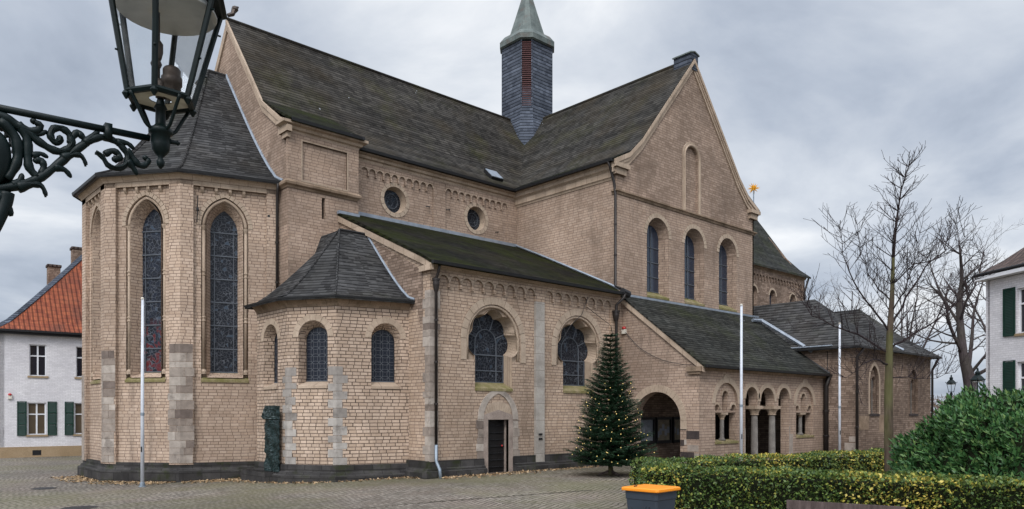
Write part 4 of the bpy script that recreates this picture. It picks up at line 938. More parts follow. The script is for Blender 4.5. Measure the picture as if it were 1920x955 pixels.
# --- side apse ----------------------------------------------------------------
sa = [(12.75, 26.5), (11.5, 25.72), (11.5, 23.42), (12.46, 21.89), (XA + 0.02, 21.235)]
SW = {1: (1.09, 0.53), 2: (0.96, 0.53), 3: (1.66, 0.50)}
for i in range(4):
    f_ = FP(sa[i], sa[i+1]); L_ = math.dist(sa[i], sa[i+1])
    hs = []
    if i in SW:
        xc, hw = SW[i]; hs = [arch(xc, hw, 3.02, 4.62, 16)]
    wall('side_apse_wall', 'tuff_chapel_apse', f_, rect(0, L_, -0.8, 5.7), hs, 0.1)
    if hs:
        back = arch(xc, hw - 0.09, 3.17, 4.52, 16)
        w = window(f_, hs[0], back, 0.36, 'lattice', 'tuff_chapel_apse', [(xc-hw+0.09, xc+hw-0.09, 3.17, 3.2)], (xc-hw, xc+hw, 3.02, 3.17, 0.35, ), label='round-arched window of leaded circles')
        w.children[-1].data.materials[0] = M['trim']
        a = MB(); voussoirs(a, f_, xc, 4.62, hw + 0.005, hw + 0.21, -0.01, 0.016, 9); build(a, 'arch_ring', 'voussoir', w)
        a = MB(); o_ = [(xc+hw-0.06, 3.17)] + arc(xc, 4.53, hw-0.06, 0, PI, 16) + [(xc-hw+0.06, 3.17)]; q2 = [(xc+hw-0.105, 3.17)] + arc(xc, 4.53, hw-0.105, 0, PI, 16) + [(xc-hw+0.105, 3.17)]
        ring(a, f_, o_, q2, -0.37, -0.34); build(a, 'window_frame', 'black_iron', w)
m = MB(); m.sweep(sa[1:], [(-0.05, 5.60), (0.02, 5.60), (0.05, 5.68), (0.20, 5.86), (0.22, 5.92), (-0.05, 5.92)]); build(m, 'cornice', 'trim_dirty', church)
m = MB(); m.sweep(sa[1:], [(o_, z - 0.10) for o_, z in plinth_prof(0.53)]); m.box(FP(sa[1], sa[2]), -0.1, 1.75, -0.8, 0.16, 0.2, 0.52); build(m, 'plinth', 'plinth', church)
def along2(i, d): 
    a, b = Vector(sa[i]), Vector(sa[i+1]); u = (b-a).normalized(); return tuple(a + u*d) if d >= 0 else tuple(b + u*d)
for i in (1, 2):
    m = MB(); zz, k_ = 0.44, 0
    while zz < 3.6:
        h_ = 0.20 + rng.random()*0.13; a_, b_ = ((-0.12, 0.32), (-0.30, 0.16))[k_ % 2]; k_ += 1
        m.sweep([along2(i, a_), sa[i+1], along2(i+1, b_ + rng.random()*0.05)], [(-0.02, zz), (0.012, zz), (0.012, zz + h_ - 0.012), (-0.02, zz + h_ - 0.012)]); zz += h_
    build(m, 'quoin', 'quoin_pale', church)
sev = off_poly(sa, 0.36); sev[0] = Vector((12.72, 25.8)); sev[4].x = XA
sax, sae = (13.72, 23.9), (XA, 23.9)
m = MB(); tent(m, sev, 5.88, [(13.72, 25.2), sax, sax, sax, sae], 8.62, 0.10); build(m, 'side_apse_roof', 'slate_apse', church)
m = MB(); hip_caps(m, sev, 5.88, [(13.72, 25.2), sax, sax, sax, sae], 8.62, (2, 3), 0.035, 0.10); m.tube([(sax[0], sax[1], 8.63), (XA, sax[1], 8.63)], 0.06, 6); build(m, 'hip_ridge', 'slate_apse', church)
m = MB(); hip_caps(m, sev, 5.88, [(13.72, 25.2), sax, sax, sax, sae], 8.62, (4,), 0.055, 0.10, lift=0.05); build(m, 'flashing', 'lead', church)
m = MB(); m.sweep([(p.x, p.y) for p in sev], [(-0.05, 5.84), (0.02, 5.84), (0.03, 5.90), (-0.05, 5.90)]); build(m, 'gutter', 'gutter', church)

# --- porch ---------------------------------------------------------------------
XP, YP, XC = 24.82, 16.38, 35.27
fp, fpl = FY(YP), FX(XP)
parchh = [(-(18.36 + 1.13), -0.5), (-(18.36 - 1.13), -0.5)] + arc(-18.36, 1.84, 1.13, 0, PI, 24)
m = MB(); m.plate(fpl, [(-(18.36 - 1.13), -0.5), (-YP - 0.004, -0.5), (-YP - 0.004, 3.78), (-YA, 6.9), (-YA, -0.5), (-(18.36 + 1.13), -0.5)] + list(reversed(arc(-18.36, 1.84, 1.13, 0, PI, 24)))[0:], [], -0.45, 0); build(m, 'porch_wall', 'tuff_porch', church)
m = MB(); voussoirs(m, fpl, -18.36, 1.84, 1.135, 1.42, -0.01, 0.012, 19); m.box(fpl, -(18.36-1.135), -(18.36-1.42), 1.5, 1.835, -0.01, 0.012); build(m, 'arch_ring', 'voussoir', church)
m = MB()
for (a, b, c, d) in ((16.38, 16.95, 1.12, 1.44), (16.6, 17.22, 0.30, 0.62), (16.95, 17.22, 1.46, 1.62), (17.05, 17.22, 0.85, 1.08)): m.box(fpl, -b, -a, c, d, -0.02, 0.006)
build(m, 'lava_block', 'dark_block', church)
m = MB()
for (a, b, c, d) in ((16.38, 16.62, 0.25, 0.58), (16.4, 16.9, 0.65, 0.9), (16.6, 17.22, -0.1, 0.28), (16.95, 17.05, 0.9, 1.1)): m.box(fpl, -b, -a, c, d, -0.02, 0.006)
m.box(fp, XP, XP + 0.35, 0.1, 0.55, -0.02, 0.006); build(m, 'quoin', 'quoin', church)
def trif(xc, zs, hw=0.83):                       # blind arch with a recessed field pierced by lights
    return arch(xc, hw, zs, 2.50, 18)
c_arch = [(28.17, -0.5), (31.86, -0.5), (31.86, 2.62)] + arc(31.385, 2.76, 0.475, 0, PI, 12)[0:] + [(30.91, 2.44), (30.53, 2.44)] + arc(29.945, 2.62, 0.585, 0, PI, 14) + [(29.36, 2.44), (29.13, 2.44)] + arc(28.65, 2.73, 0.48, 0, PI, 12) + [(28.17, 2.6)]
TC = ((26.76, 1.0), (33.34, 1.1))
lower = [(28.17, -0.5), (28.17, 2.44)]
wo = [(XP + 0.004, -0.5), (28.17, -0.5), (28.17, 2.6)] + list(reversed(arc(28.65, 2.73, 0.48, 0, PI, 12))) + [(29.13, 2.44), (29.36, 2.44)] + list(reversed(arc(29.945, 2.62, 0.585, 0, PI, 14))) + [(30.53, 2.44), (30.91, 2.44)] + list(reversed(arc(31.385, 2.76, 0.475, 0, PI, 12))) + [(31.86, -0.5), (XC - 0.004, -0.5), (XC - 0.004, 3.9), (XP + 0.004, 3.9)]
m = MB(); m.plate(fp, wo, [trif(x, z) for x, z in TC], -0.40, 0); build(m, 'porch_wall', 'tuff_porch', church)
for xc, zs in TC:
    lights = [[(xc-0.80, zs+0.02), (xc+0.80, zs+0.02), (xc+0.80, 2.14), (xc-0.80, 2.14)],
              arch(xc, 0.20, 2.22, 2.82, 10), arch(xc-0.60, 0.17, 2.22, 2.30, 8), arch(xc+0.60, 0.17, 2.22, 2.30, 8)]
    m = MB(); m.plate(fp, trif(xc, zs), lights, -0.36, -0.09); sur = build(m, 'triforium_field', 'tuff_porch', church)
    m = MB(); ring(m, fp, arc(xc, 2.50, 1.06, 0, PI, 22), arc(xc, 2.50, 0.835, 0, PI, 22), 0.002, 0.018); ring(m, fp, arc(xc, 3.40, 0.30, -0.2, PI+0.2, 10), arc(xc, 3.40, 0.17, -0.2, PI+0.2, 10), 0.002, 0.03)
    build(m, 'arch_ring', 'voussoir', sur)
    m = MB()
    for dx, w_, zz in ((0, 0.20, 2.82), (-0.60, 0.17, 2.30), (0.60, 0.17, 2.30)): ring(m, fp, arc(xc+dx, zz, w_+0.09, 0, PI, 10), arc(xc+dx, zz, w_+0.005, 0, PI, 10), -0.09, -0.055)
    build(m, 'light_ring', 'trim', sur)
    m = MB(); q = fp.p(xc, 0, -0.22); m.lathe((q.x, q.y, zs+0.02), [(0.15, 0), (0.15, 0.05), (0.11, 0.09), (0.085, 0.14), (0.08, 0.86)], 14); cl_ = build(m, 'column', 'column', sur, smooth=True)
    m = MB(); m.lathe((q.x, q.y, zs+0.02), [(0.08, 0.84), (0.10, 0.87), (0.085, 0.89), (0.16, 1.03 - (zs-1.0)*0.9), (0.17, 1.06 - (zs-1.0)*0.9)], 12); m.box(fp, xc-0.22, xc+0.22, 2.06, 2.15, -0.36, -0.07); build(m, 'capital', 'trim', cl_)
    sill(fp, xc-0.85, xc+0.85, zs, zs + 0.06, 0.4, sur)
for xc, hw, zs in ((28.65, 0.48, 2.73), (29.945, 0.585, 2.62), (31.385, 0.475, 2.76)):
    m = MB(); ring(m, fp, arc(xc, zs, hw + 0.20, 0, PI, 18), arc(xc, zs, hw + 0.075, 0, PI, 18), 0.002, 0.02); ring(m, fp, arc(xc, zs, hw + 0.07, 0, PI, 18), arc(xc, zs, hw + 0.003, 0, PI, 18), 0.0, 0.035); build(m, 'arch_ring', 'voussoir', church)
for xx in (29.245, 30.72):
    q = fp.p(xx, 0, -0.20); m = MB(); m.lathe((q.x, q.y, 0), [(0.24, -0.5), (0.24, 0.12), (0.19, 0.2), (0.15, 0.28), (0.128, 2.06)], 16); cl_ = build(m, 'column', 'column', church, smooth=True)
    m = MB(); m.lathe((q.x, q.y, 0), [(0.15, 2.03), (0.185, 2.06), (0.16, 2.09), (0.20, 2.2), (0.275, 2.30)], 14); m.box(fp, xx-0.27, xx+0.27, 2.30, 2.438, -0.46, 0.06); build(m, 'capital', 'trim', cl_)
[build(MB().box(fp, *q), 'quoin', 'quoin', church) for q in ((31.863, 31.95, 0, 1.55, -0.38, 0.012), (28.08, 28.167, 0, 1.5, -0.38, 0.012), (31.953, 32.2, 0, 1.2, -0.01, 0.012))]
m = MB(); m.sweep([(XP, YP), (XC, YP)], eave_prof(3.76, 0.16, 0.22)); m.box(fpl, -(YP + 0.5), -(YP - 0.2), 3.72, 3.90, 0.0, 0.16); m.box(fpl, -(YP + 0.42), -(YP - 0.1), 3.62, 3.72, 0.0, 0.10); build(m, 'cornice', 'trim_dirty', church)
m = MB(); m.slab(lean_rows(XP - 0.12, XC + 0.0, [(YP - 0.34, 3.93), (YP + 0.5, 4.58), (YA - 0.02, 7.06)], 6), 0.09); build(m, 'porch_roof', 'slate_porch', church)
m = MB(); raking(m, [(-YA, 6.98), (-(YP - 0.25), 3.92)], 0.24, 0.0, 0.10, fpl); build(m, 'verge_moulding', 'trim', church)
m = MB(); m.sweep([(XP - 0.1, YP - 0.28), (XC, YP - 0.28)], [(0, 3.86), (0.12, 3.86), (0.14, 3.95), (0, 3.95)]); build(m, 'gutter', 'gutter', church)
m = MB(); m.box(ft, XP - 0.1, XT2 + 0.4, 7.03, 7.12, -0.02, 0.07); build(m, 'flashing', 'lead', church)
m = MB(); m.box(FX(XC - 0.02), -YA, -(YP - 0.1), -0.5, 3.9, -0.05, 0); build(m, 'porch_wall', 'tuff_brown', church)
pipe_run('downpipe', [(XC - 0.12, YP - 0.32, 3.9), (XC - 0.12, YP - 0.16, 3.4), (XC - 0.12, YP - 0.16, -0.1)], 0.11)
m = MB(); m.plate(ft, rect(XP + 0.5, XC - 0.1, 0.02, 5.2), [rect(31.0, 34.8, 0.03, 3.4)], -0.05, 0.008); build(m, 'porch_wall', 'tuff_brown', church)  # dark brown brick facing; porch shade is also put into its colour
m = MB(); m.box(FY(YP), XP, XC, -0.05, 0.02, -(YA-YP), -0.0); build(m, 'porch_floor', 'dark_block', church)

# --- chapel west of the porch ------------------------------------------------------
YC, XC2 = 14.90, 44.88
fc, fcl = FY(YC), FX(XC)
cw = ((37.38, 0.54, 2.08, 3.62), (42.36, 0.60, 2.08, 3.62))
wall('chapel_wall', 'tuff_brown', fc, rect(XC + 0.004, XC2 - 0.004, -0.5, 5.2), [parch(x, hw, zb, zs, 0.80, 8) for x, hw, zb, zs in cw])
wall('chapel_wall', 'tuff_brown', fcl, rect(-25.0, -YC - 0.004, -0.5, 5.2)); wall('chapel_wall', 'tuff_brown', Frame((XC2, 0, 0), (0, 1, 0)), rect(YC + 0.004, 25.0, -0.5, 5.2))
for x, hw, zb, zs in cw:
    m = MB(); o_ = parch(x, hw, zb, zs, 0.80, 8); m.plate(fc, o_, [arch(x - hw*0.49, hw*0.43, zb + 0.04, 3.66, 8), arch(x + hw*0.49, hw*0.43, zb + 0.04, 3.66, 8), circ(x, 4.08, 0.13, 12)], -0.34, -0.14); w = build(m, 'window', 'tuff_brown', church, label='pointed twin-light window')
    m = MB(); m.box(fc, x-hw, x+hw, zb, 3.36, -0.40, -0.30); build(m, 'glass', 'void', w)
    m = MB(); m.box(fc, x-hw, x+hw, 3.36, 4.3, -0.33, -0.24); build(m, 'tracery', 'dark_block', w)
    m = MB(); m.tube([fc.p(x, zb, -0.12), fc.p(x, 3.70, -0.12)], 0.035, 8); build(m, 'mullion', 'column', w)
    m = MB(); ring(m, fc, [(x+hw+0.14, zb)] + pointed_top(x, hw + 0.14, zs, 0.98, 8) + [(x-hw-0.14, zb)], [(x+hw+0.005, zb)] + pointed_top(x, hw + 0.005, zs, 0.806, 8) + [(x-hw-0.005, zb)], 0.002, 0.02); build(m, 'arch_ring', 'voussoir' if x < 40 else 'tuff_brown', w)
    sill(fc, x-hw, x+hw, zb, zb + 0.06, 0.3, w, 'dark_block')
m = MB(); m.box(fc, XC + 0.4, 36.75, 1.35, 2.0, 0, 0.008); m.box(fc, 37.95, 39.6, 1.2, 2.05, 0, 0.008); m.box(fc, 38.55, 39.7, 2.05, 4.2, 0, 0.008); build(m, 'stone_patch', 'trim_dirty', church)
m = MB(); m.sweep([(XC, 24.9), (XC, YC), (XC2, YC), (XC2, 24.9)], [(-0.02, 5.06), (0.05, 5.06), (0.10, 5.18), (0.24, 5.22), (-0.02, 5.22)]); build(m, 'cornice', 'trim_dirty', church)
ZR1, ZR2 = 7.95, 7.86
m = MB()
def hiproof(mb, x0, x1, xr, y0, yr, y1, ze, zr, sag=0.05):
    def strip(a, b, c, d):                     # eave a->b up to ridge d->c
        rows = []
        for k in range(7):
            t = k/6; zt = ze + (zr-ze)*(t - sag*S_(PI*t)); p = Vector(a).lerp(Vector(d), t); q = Vector(b).lerp(Vector(c), t); rows.append([(p.x, p.y, zt), ((p.x+q.x)/2, (p.y+q.y)/2, zt), (q.x, q.y, zt)])
        mb.slab(rows, 0.09)
    strip((x0, y1), (x0, y0), (xr, yr), (xr, y1)); strip((x0, y0), (x1, y0), (xr, yr), (xr, yr)); strip((x1, y0), (x1, y1), (xr, y1), (xr, yr))
hiproof(m, XC - 0.42, 40.3, 37.62, YC - 0.42, 17.95, 25, 5.20, ZR1); hiproof(m, 39.6, XC2 + 0.45, 42.35, YC - 0.415, 17.68, 25, 5.19, ZR2); build(m, 'chapel_roof', 'slate_chapel', church)
m = MB(); m.tube([(XC - 0.42, 15.8, 5.28), (XC - 0.42 + 0.02, 18.7, 5.28)], 0.04, 6); m.tube([(XC - 0.15, 16.9, 5.1), (XC - 0.15, YA - 0.6, 6.8)], 0.10, 6); m.tube([(XC - 0.9, YA - 0.55, 6.76), (XC - 0.1, YA - 0.6, 6.80)], 0.09, 6); m.tube([(39.95, YC - 0.4, 5.27), (39.95, YC + 0.2, 5.62)], 0.07, 6); build(m, 'flashing', 'lead', church)
m = MB(); m.sweep([(XC - 0.38, 20), (XC - 0.38, YC - 0.38), (XC2 + 0.4, YC - 0.38)], [(0, 5.10), (0.07, 5.10), (0.08, 5.17), (0, 5.17)]); m.tube([(XC - 0.05, YP - 0.3, 4.0), (XC - 0.05, YP + 1.2, 5.05)], 0.06, 6); build(m, 'gutter', 'gutter', church)
pipe_run('downpipe', [(XC - 0.05, YC - 0.4, 5.1), (XC - 0.06, YC - 0.1, 4.7), (XC - 0.06, YC - 0.1, -0.1)], 0.06)
pipe_run('downpipe', [(XC2 + 0.12, YC - 0.35, 5.1), (XC2 + 0.1, YC - 0.05, 4.5), (XC2 + 0.1, YC - 0.05, -0.1)], 0.06)
pipe_run('lightning_rod_wire', [(XC - 0.03, 16.2, 5.1), (XC - 0.03, 16.2, 0.1)], 0.015, 'black_iron', clips=False)
m = MB()
for (a, b, c, d) in ((14.9, 15.4, 0.3, 0.75), (14.9, 15.2, 0.8, 1.05), (15.1, 15.5, -0.1, 0.25)): m.box(fcl, -b, -a, c, d, 0, 0.007)
build(m, 'quoin', 'quoin', church)

# ------------------------------------------------------------------ things at the church
# bronze relief on the side apse
sx_, y0_, y1_ = 11.5, 23.66, 24.66
m = MB(); fr = FX(sx_ - 0.14); W_, H_ = 0.98, 2.16; nxx, nzz = 26, 64; zb_ = 0.17
def relief(x, z):
    t = z/H_; v = 0.06 + 0.022*S_(9*x + 4*S_(6*t)) + 0.02*S_(23*t + 5*x) + 0.014*S_(31*x - 17*t*2)
    d = abs((x - W_*0.48) - 0.10*S_(t*8)); v += 0.07*math.exp(-(d/0.11)**2)*(0.3 < t < 0.82)
    if t > 0.80: v += 0.06 + 0.03*S_(40*x)*S_(50*t)
    return v + rng.uniform(-0.011, 0.011)
V, Fq = [], []
for j in range(nzz+1):
    for i in range(nxx+1):
        x = W_*i/nxx; z = H_*j/nzz; ex = (0.015*S_(j*0.9) if i in (0, nxx) else 0) + (0.03 if j > nzz*0.8 else 0)*(1 if i == nxx else -1 if i == 0 else 0)
        zz = z + (0.05*S_(i*0.75) if j == nzz else 0)
        V.append(fr.p(-y1_ + x + ex, zb_ + zz, relief(x, z)))
for j in range(nzz):
    for i in range(nxx): a = j*(nxx+1) + i; Fq.append((a, a+1, a+nxx+2, a+nxx+1))
m.add(V, Fq); edge = [i for i in range(nxx+1)] + [j*(nxx+1) + nxx for j in range(1, nzz+1)] + [nzz*(nxx+1) + i for i in range(nxx-1, -1, -1)] + [j*(nxx+1) for j in range(nzz-1, 0, -1)]
rim = [Vector(V[i]) for i in edge]; bk = [p - fr.nrm*(p - fr.o).dot(fr.nrm) for p in rim]; m.loft(rim, bk, True, True)
solo(m, 'bronze_relief', 'bronze', (sx_ - 0.14, (y0_ + y1_)/2, zb_), 'tall dark green bronze relief stele standing on the church plinth beside a round-arched window', 'relief', smooth=False)

# notice boards in the porch
for k, (a, b, mt, lab) in enumerate(((25.75, 26.93, 'paper', 'glazed notice case behind the porch arch, with pale blue sheets'), (27.07, 28.16, 'paper2', 'middle glazed notice case behind the porch arch holding cream coloured sheets'), (28.30, 29.15, 'paper2', 'narrow glazed notice case beside the right jamb of the porch arch'))):
    t_ = thing('notice_board', ((a+b)/2, YA - 0.1, 0.9), lab, 'notice board', 'notice boards inside the porch')
    m = MB(); m.plate(ft, rect(a, b, 0.80, 1.95), [rect(a + 0.06, b - 0.06, 0.93, 1.84)], 0.02, 0.14); build(m, 'frame', 'black_iron', t_)
    m = MB(); m.box(ft, a + 0.05, b - 0.05, 0.92, 1.85, 0.02, 0.05); build(m, 'board', mt, t_)
    m = MB()
    for q in range(5 if k < 2 else 3):
        x_ = a + 0.1 + (b - a - 0.35)*q/(4 if k < 2 else 2); z_ = 1.05 + 0.35*rng.random(); m.box(ft, x_, x_ + 0.17, z_, z_ + 0.28, 0.05, 0.055 + 0.002*q)
    build(m, 'sheet', 'paper', t_)

# alarm sounders, cable, star
def alarm(fr, x, z, lab):
    p = fr.p(x, z, 0); t_ = thing('alarm_sounder', p, lab, 'alarm box', 'alarm sounders on house walls')
    m = MB(); m.box(fr, x - 0.09, x + 0.09, z - 0.10, z + 0.09, 0.0, 0.11); build(m, 'housing', 'off_white', t_)
    m = MB(); q = fr.p(x, z + 0.09, 0.06); m.lathe(q, [(0.085, 0), (0.085, 0.06), (0.06, 0.10), (0.02, 0.115)], 12); build(m, 'beacon', 'red', t_, smooth=True)
alarm(fpl, -(YA - 0.16), 5.52, 'small cream alarm box with red beacon high on the church porch wall')
m = MB(); pts = []
for a, b in zip(((24.75, 19.95, 5.55), (24.75, 19.2, 4.78), (24.75, 18.1, 4.22), (24.75, 16.95, 3.98)), ((24.75, 19.2, 4.78), (24.75, 18.1, 4.22), (24.75, 16.95, 3.98), (24.75, 16.6, 3.97))):
    for k in range(5): pts.append(Vector(a).lerp(Vector(b), k/5))
for _ in range(3): pts = [pts[0]] + [(pts[i-1] + pts[i]*2 + pts[i+1])/4 for i in range(1, len(pts)-1)] + [pts[-1]]
m.tube(pts, 0.013, 5); solo(m, 'cable', 'black_iron', (24.75, 18, 4.2), 'thin dark cable sagging across the porch wall above its arch', 'cable')
m = MB(); pts = [fa.p(22.55, 6.75, 0.14), fa.p(22.2, 6.0, 0.12), fa.p(21.6, 5.55, 0.1), fa.p(21.1, 4.9, 0.1)]; m.tube(pts, 0.012, 5); pts = [fa.p(22.55, 6.3, 0.12), fa.p(23.4, 5.95, 0.1), fa.p(24.0, 5.7, 0.1), fa.p(24.1, 5.2, 0.12)]; m.tube(pts, 0.012, 5)
solo(m, 'cable', 'black_iron', fa.p(22.5, 6, 0.1), 'thin dark cable looped over the fan window nearest the fir tree', 'cable')
sp = Vector((52.8, 30.0, 19.32)); st = thing('star_lantern', (52.8, 30.0, 16.85), 'golden many-pointed star on a thin mast above the church roof', 'star')
m = MB(); m.tube([(52.8, 30.0, 16.85), sp], 0.05, 6); build(m, 'mast', 'pipe_zinc', st)
m = MB(); dirs = [Vector((C(rad(a))*C(rad(b)), S_(rad(a))*C(rad(b)), S_(rad(b)))) for a, b in [(k*45 + 10, 0) for k in range(8)] + [(k*60, 42) for k in range(6)] + [(k*60 + 20, -42) for k in range(6)] + [(0, 90)]]
for d in dirs:
    L_ = 0.52 if rng.random() < 0.6 else 0.42; a_ = d.orthogonal().normalized()*0.075; b_ = d.cross(a_); m.add([sp + a_, sp + b_, sp - a_, sp - b_, sp + d*L_], [(0, 1, 4), (1, 2, 4), (2, 3, 4), (3, 0, 4)])
build(m, 'star_body', 'star', st)

# ------------------------------------------------------------------ flagpoles
for (x, y, zt, lab) in ((8.01, 26.71 - 0.0, 5.88, 'white flagpole standing before the tall pointed apse windows'), (25.85, 15.20, 6.2, 'white flagpole in front of the porch arcade'), (34.51, 15.30, 6.2, 'white flagpole beside the brown chapel corner')):
    if x < 10: x, y = (LD(-12.2, 25.0).x, LD(-12.2, 25.0).y)
    z0 = ground_z(x, y); t_ = thing('flagpole', (x, y, z0), lab, 'flagpole', 'white flagpoles before the church')
    m = MB(); m.tube([(x, y, z0 - 0.1), (x, y, z0 + 2.5), (x + 0.01, y, zt)], [0.062, 0.056, 0.045], 12); build(m, 'pole', 'pole', t_, smooth=True)
    m = MB(); m.lathe((x, y, zt), [(0.05, 0), (0.055, 0.03), (0.03, 0.06)], 12); build(m, 'cap', 'off_white', t_)
    m = MB(); m.lathe((x, y, z0), [(0.13, -0.05), (0.13, 0.02), (0.085, 0.03), (0.08, 0.14), (0.062, 0.15)], 12); build(m, 'base_collar', 'pipe_zinc', t_)
    m = MB(); m.box(Frame((x, y, 0), RT), -0.015, 0.015, z0 + 1.15, z0 + 1.33, 0.05, 0.085); build(m, 'cleat', 'black_iron', t_)
    m = MB(); m.lathe((x, y, z0 + 2.4), [(0.064, -0.05), (0.066, 0.05)], 12); build(m, 'joint_ring', 'pipe_zinc', t_)

# ------------------------------------------------------------------ leaf and branch helpers
def leaf_mesh(name, P, A, B, material, parent=None, loc=None, fold=0.0):
    """diamond leaves: centre P, half axis A, half width B (arrays)"""
    P, A, B = (np.asarray(q, float) for q in (P, A, B)); n = len(P)
    o = root_loc(parent) if parent is not None else Vector(loc or (0, 0, 0)); P = P - np.array(o)
    Nn = np.cross(A, B); Nn /= (np.linalg.norm(Nn, axis=1, keepdims=True) + 1e-9); up_ = Nn*fold*np.linalg.norm(B, axis=1, keepdims=True)
    V = np.stack([P - A, P - A*0.1 + B + up_, P + A, P - A*0.1 - B + up_], 1).reshape(-1, 3)
    me = bpy.data.meshes.new(name); me.vertices.add(4*n); me.vertices.foreach_set('co', V.ravel())
    me.loops.add(4*n); me.loops.foreach_set('vertex_index', np.arange(4*n)); me.polygons.add(n); me.polygons.foreach_set('loop_start', np.arange(n)*4); me.polygons.foreach_set('loop_total', np.full(n, 4))
    me.update(calc_edges=True)
    ob = link(name, me, M[material], parent)
    if parent is None and loc is not None: ob.location = o
    return ob
nr = np.random.default_rng(5)
def unit(v): return v/(np.linalg.norm(v, axis=1, keepdims=True) + 1e-9)

# ------------------------------------------------------------------ decorated fir
fx_, fy_ = 19.89, 16.62
ft_ = thing('fir_tree', (fx_, fy_, 0), 'dark green christmas fir strung with small warm lights on the cobbled square', 'fir tree')
m = MB(); m.tube([(fx_, fy_, -0.1), (fx_, fy_, 1.5), (fx_, fy_, 4.6)], [0.085, 0.07, 0.012], 8); build(m, 'trunk', 'bark', ft_)
m = MB(); 
for a in (0.4, 2.5, 4.6): m.tube([(fx_ + 0.42*C(a), fy_ + 0.42*S_(a), 0.03), (fx_ + 0.08*C(a), fy_ + 0.08*S_(a), 0.16)], 0.035, 6)
build(m, 'stand', 'bench', ft_)
P, A, B, lights = [], [], [], []
bm_ = MB()
z = 0.42
while z < 4.78:
    rel = (z - 0.30)/4.5; R_ = 1.42*(1 - rel)**0.92 + 0.06; R_ *= 0.90 + 0.16*rng.random(); nb = max(6, int(20 - 9*rel))
    a0 = rng.random()*6.3
    for k in range(nb):
        an = a0 + 2*PI*k/nb + rng.uniform(-0.25, 0.25); L_ = R_*rng.uniform(0.78, 1.10); rise = -0.20 + 0.62*rel + rng.uniform(-0.06, 0.08)
        d = Vector((C(an), S_(an), 0)); p0 = Vector((fx_, fy_, z)); sd = Vector((-S_(an), C(an), 0))
        def bp(t): return p0 + d*(L_*t) + Z*(L_*(rise*t + 0.26*t*t))
        bm_.tube([bp(0), bp(0.5), bp(1.0)], [0.016, 0.010, 0.004], 3, False)
        ntw = max(4, int(L_/0.05))
        for q in range(ntw):
            t = 0.12 + 0.88*(q + rng.random()*0.6)/ntw; base = bp(min(1, t))
            for s_ in (-1, 1):
                tl = (0.13 + 0.30*L_*(1 - t)*0.75 + 0.06)*rng.uniform(0.7, 1.15); td = (d*rng.uniform(0.55, 0.95) + sd*s_*rng.uniform(0.6, 0.95) + Z*rng.uniform(-0.10, 0.22)).normalized()
                nn_ = max(4, int(tl/0.022))
                for w_ in range(nn_):
                    c_ = base + td*(tl*(w_ + 0.5)/nn_); ss = 1 if w_ % 2 else -1; side = td.cross(Z).normalized()
                    nd = (td*0.75 + side*ss*0.75 + Z*rng.uniform(-0.15, 0.55)).normalized(); ln = rng.uniform(0.026, 0.042)
                    P.append(c_ + nd*ln*0.8); A.append(nd*ln); B.append(nd.cross(Vector((rng.uniform(-1, 1), rng.uniform(-1, 1), 1.2))).normalized()*0.010)
        if rng.random() < 0.9: lights.append(bp(rng.uniform(0.86, 1.06)) + Z*0.03)
    z += 0.125 + 0.05*rel
for w_ in range(60):
    a = rng.random()*6.28; c_ = Vector((fx_, fy_, 4.5 + 0.42*w_/60)); nd = Vector((C(a)*0.8, S_(a)*0.8, 0.7)).normalized(); P.append(c_ + nd*0.03); A.append(nd*0.034); B.append(nd.cross(Z).normalized()*0.006)
leaf_mesh('crown', [tuple(q) for q in P], [tuple(q) for q in A], [tuple(q) for q in B], 'fir', ft_)
build(bm_, 'branch_core', 'twig', ft_)
rng.shuffle(lights)
vis = [p for p in lights if (p - Vector((fx_, fy_, p.z))).dot(Vector((fx_, fy_, 0))) < 0.15 and p.z < 3.2]
lm = MB(); lm.lathe((0, 0, 0), [(0.003, -0.014), (0.0125, -0.005), (0.0125, 0.005), (0.003, 0.014)], 6)
lme = bpy.data.meshes.new('fairy_light'); lme.from_pydata(lm.v, [], lm.f); lme.materials.append(M['fairy'])
for p in vis[:96]:
    o = bpy.data.objects.new('fairy_light', lme); col.objects.link(o); o.parent = ft_; o.location = p - Vector((fx_, fy_, 0))

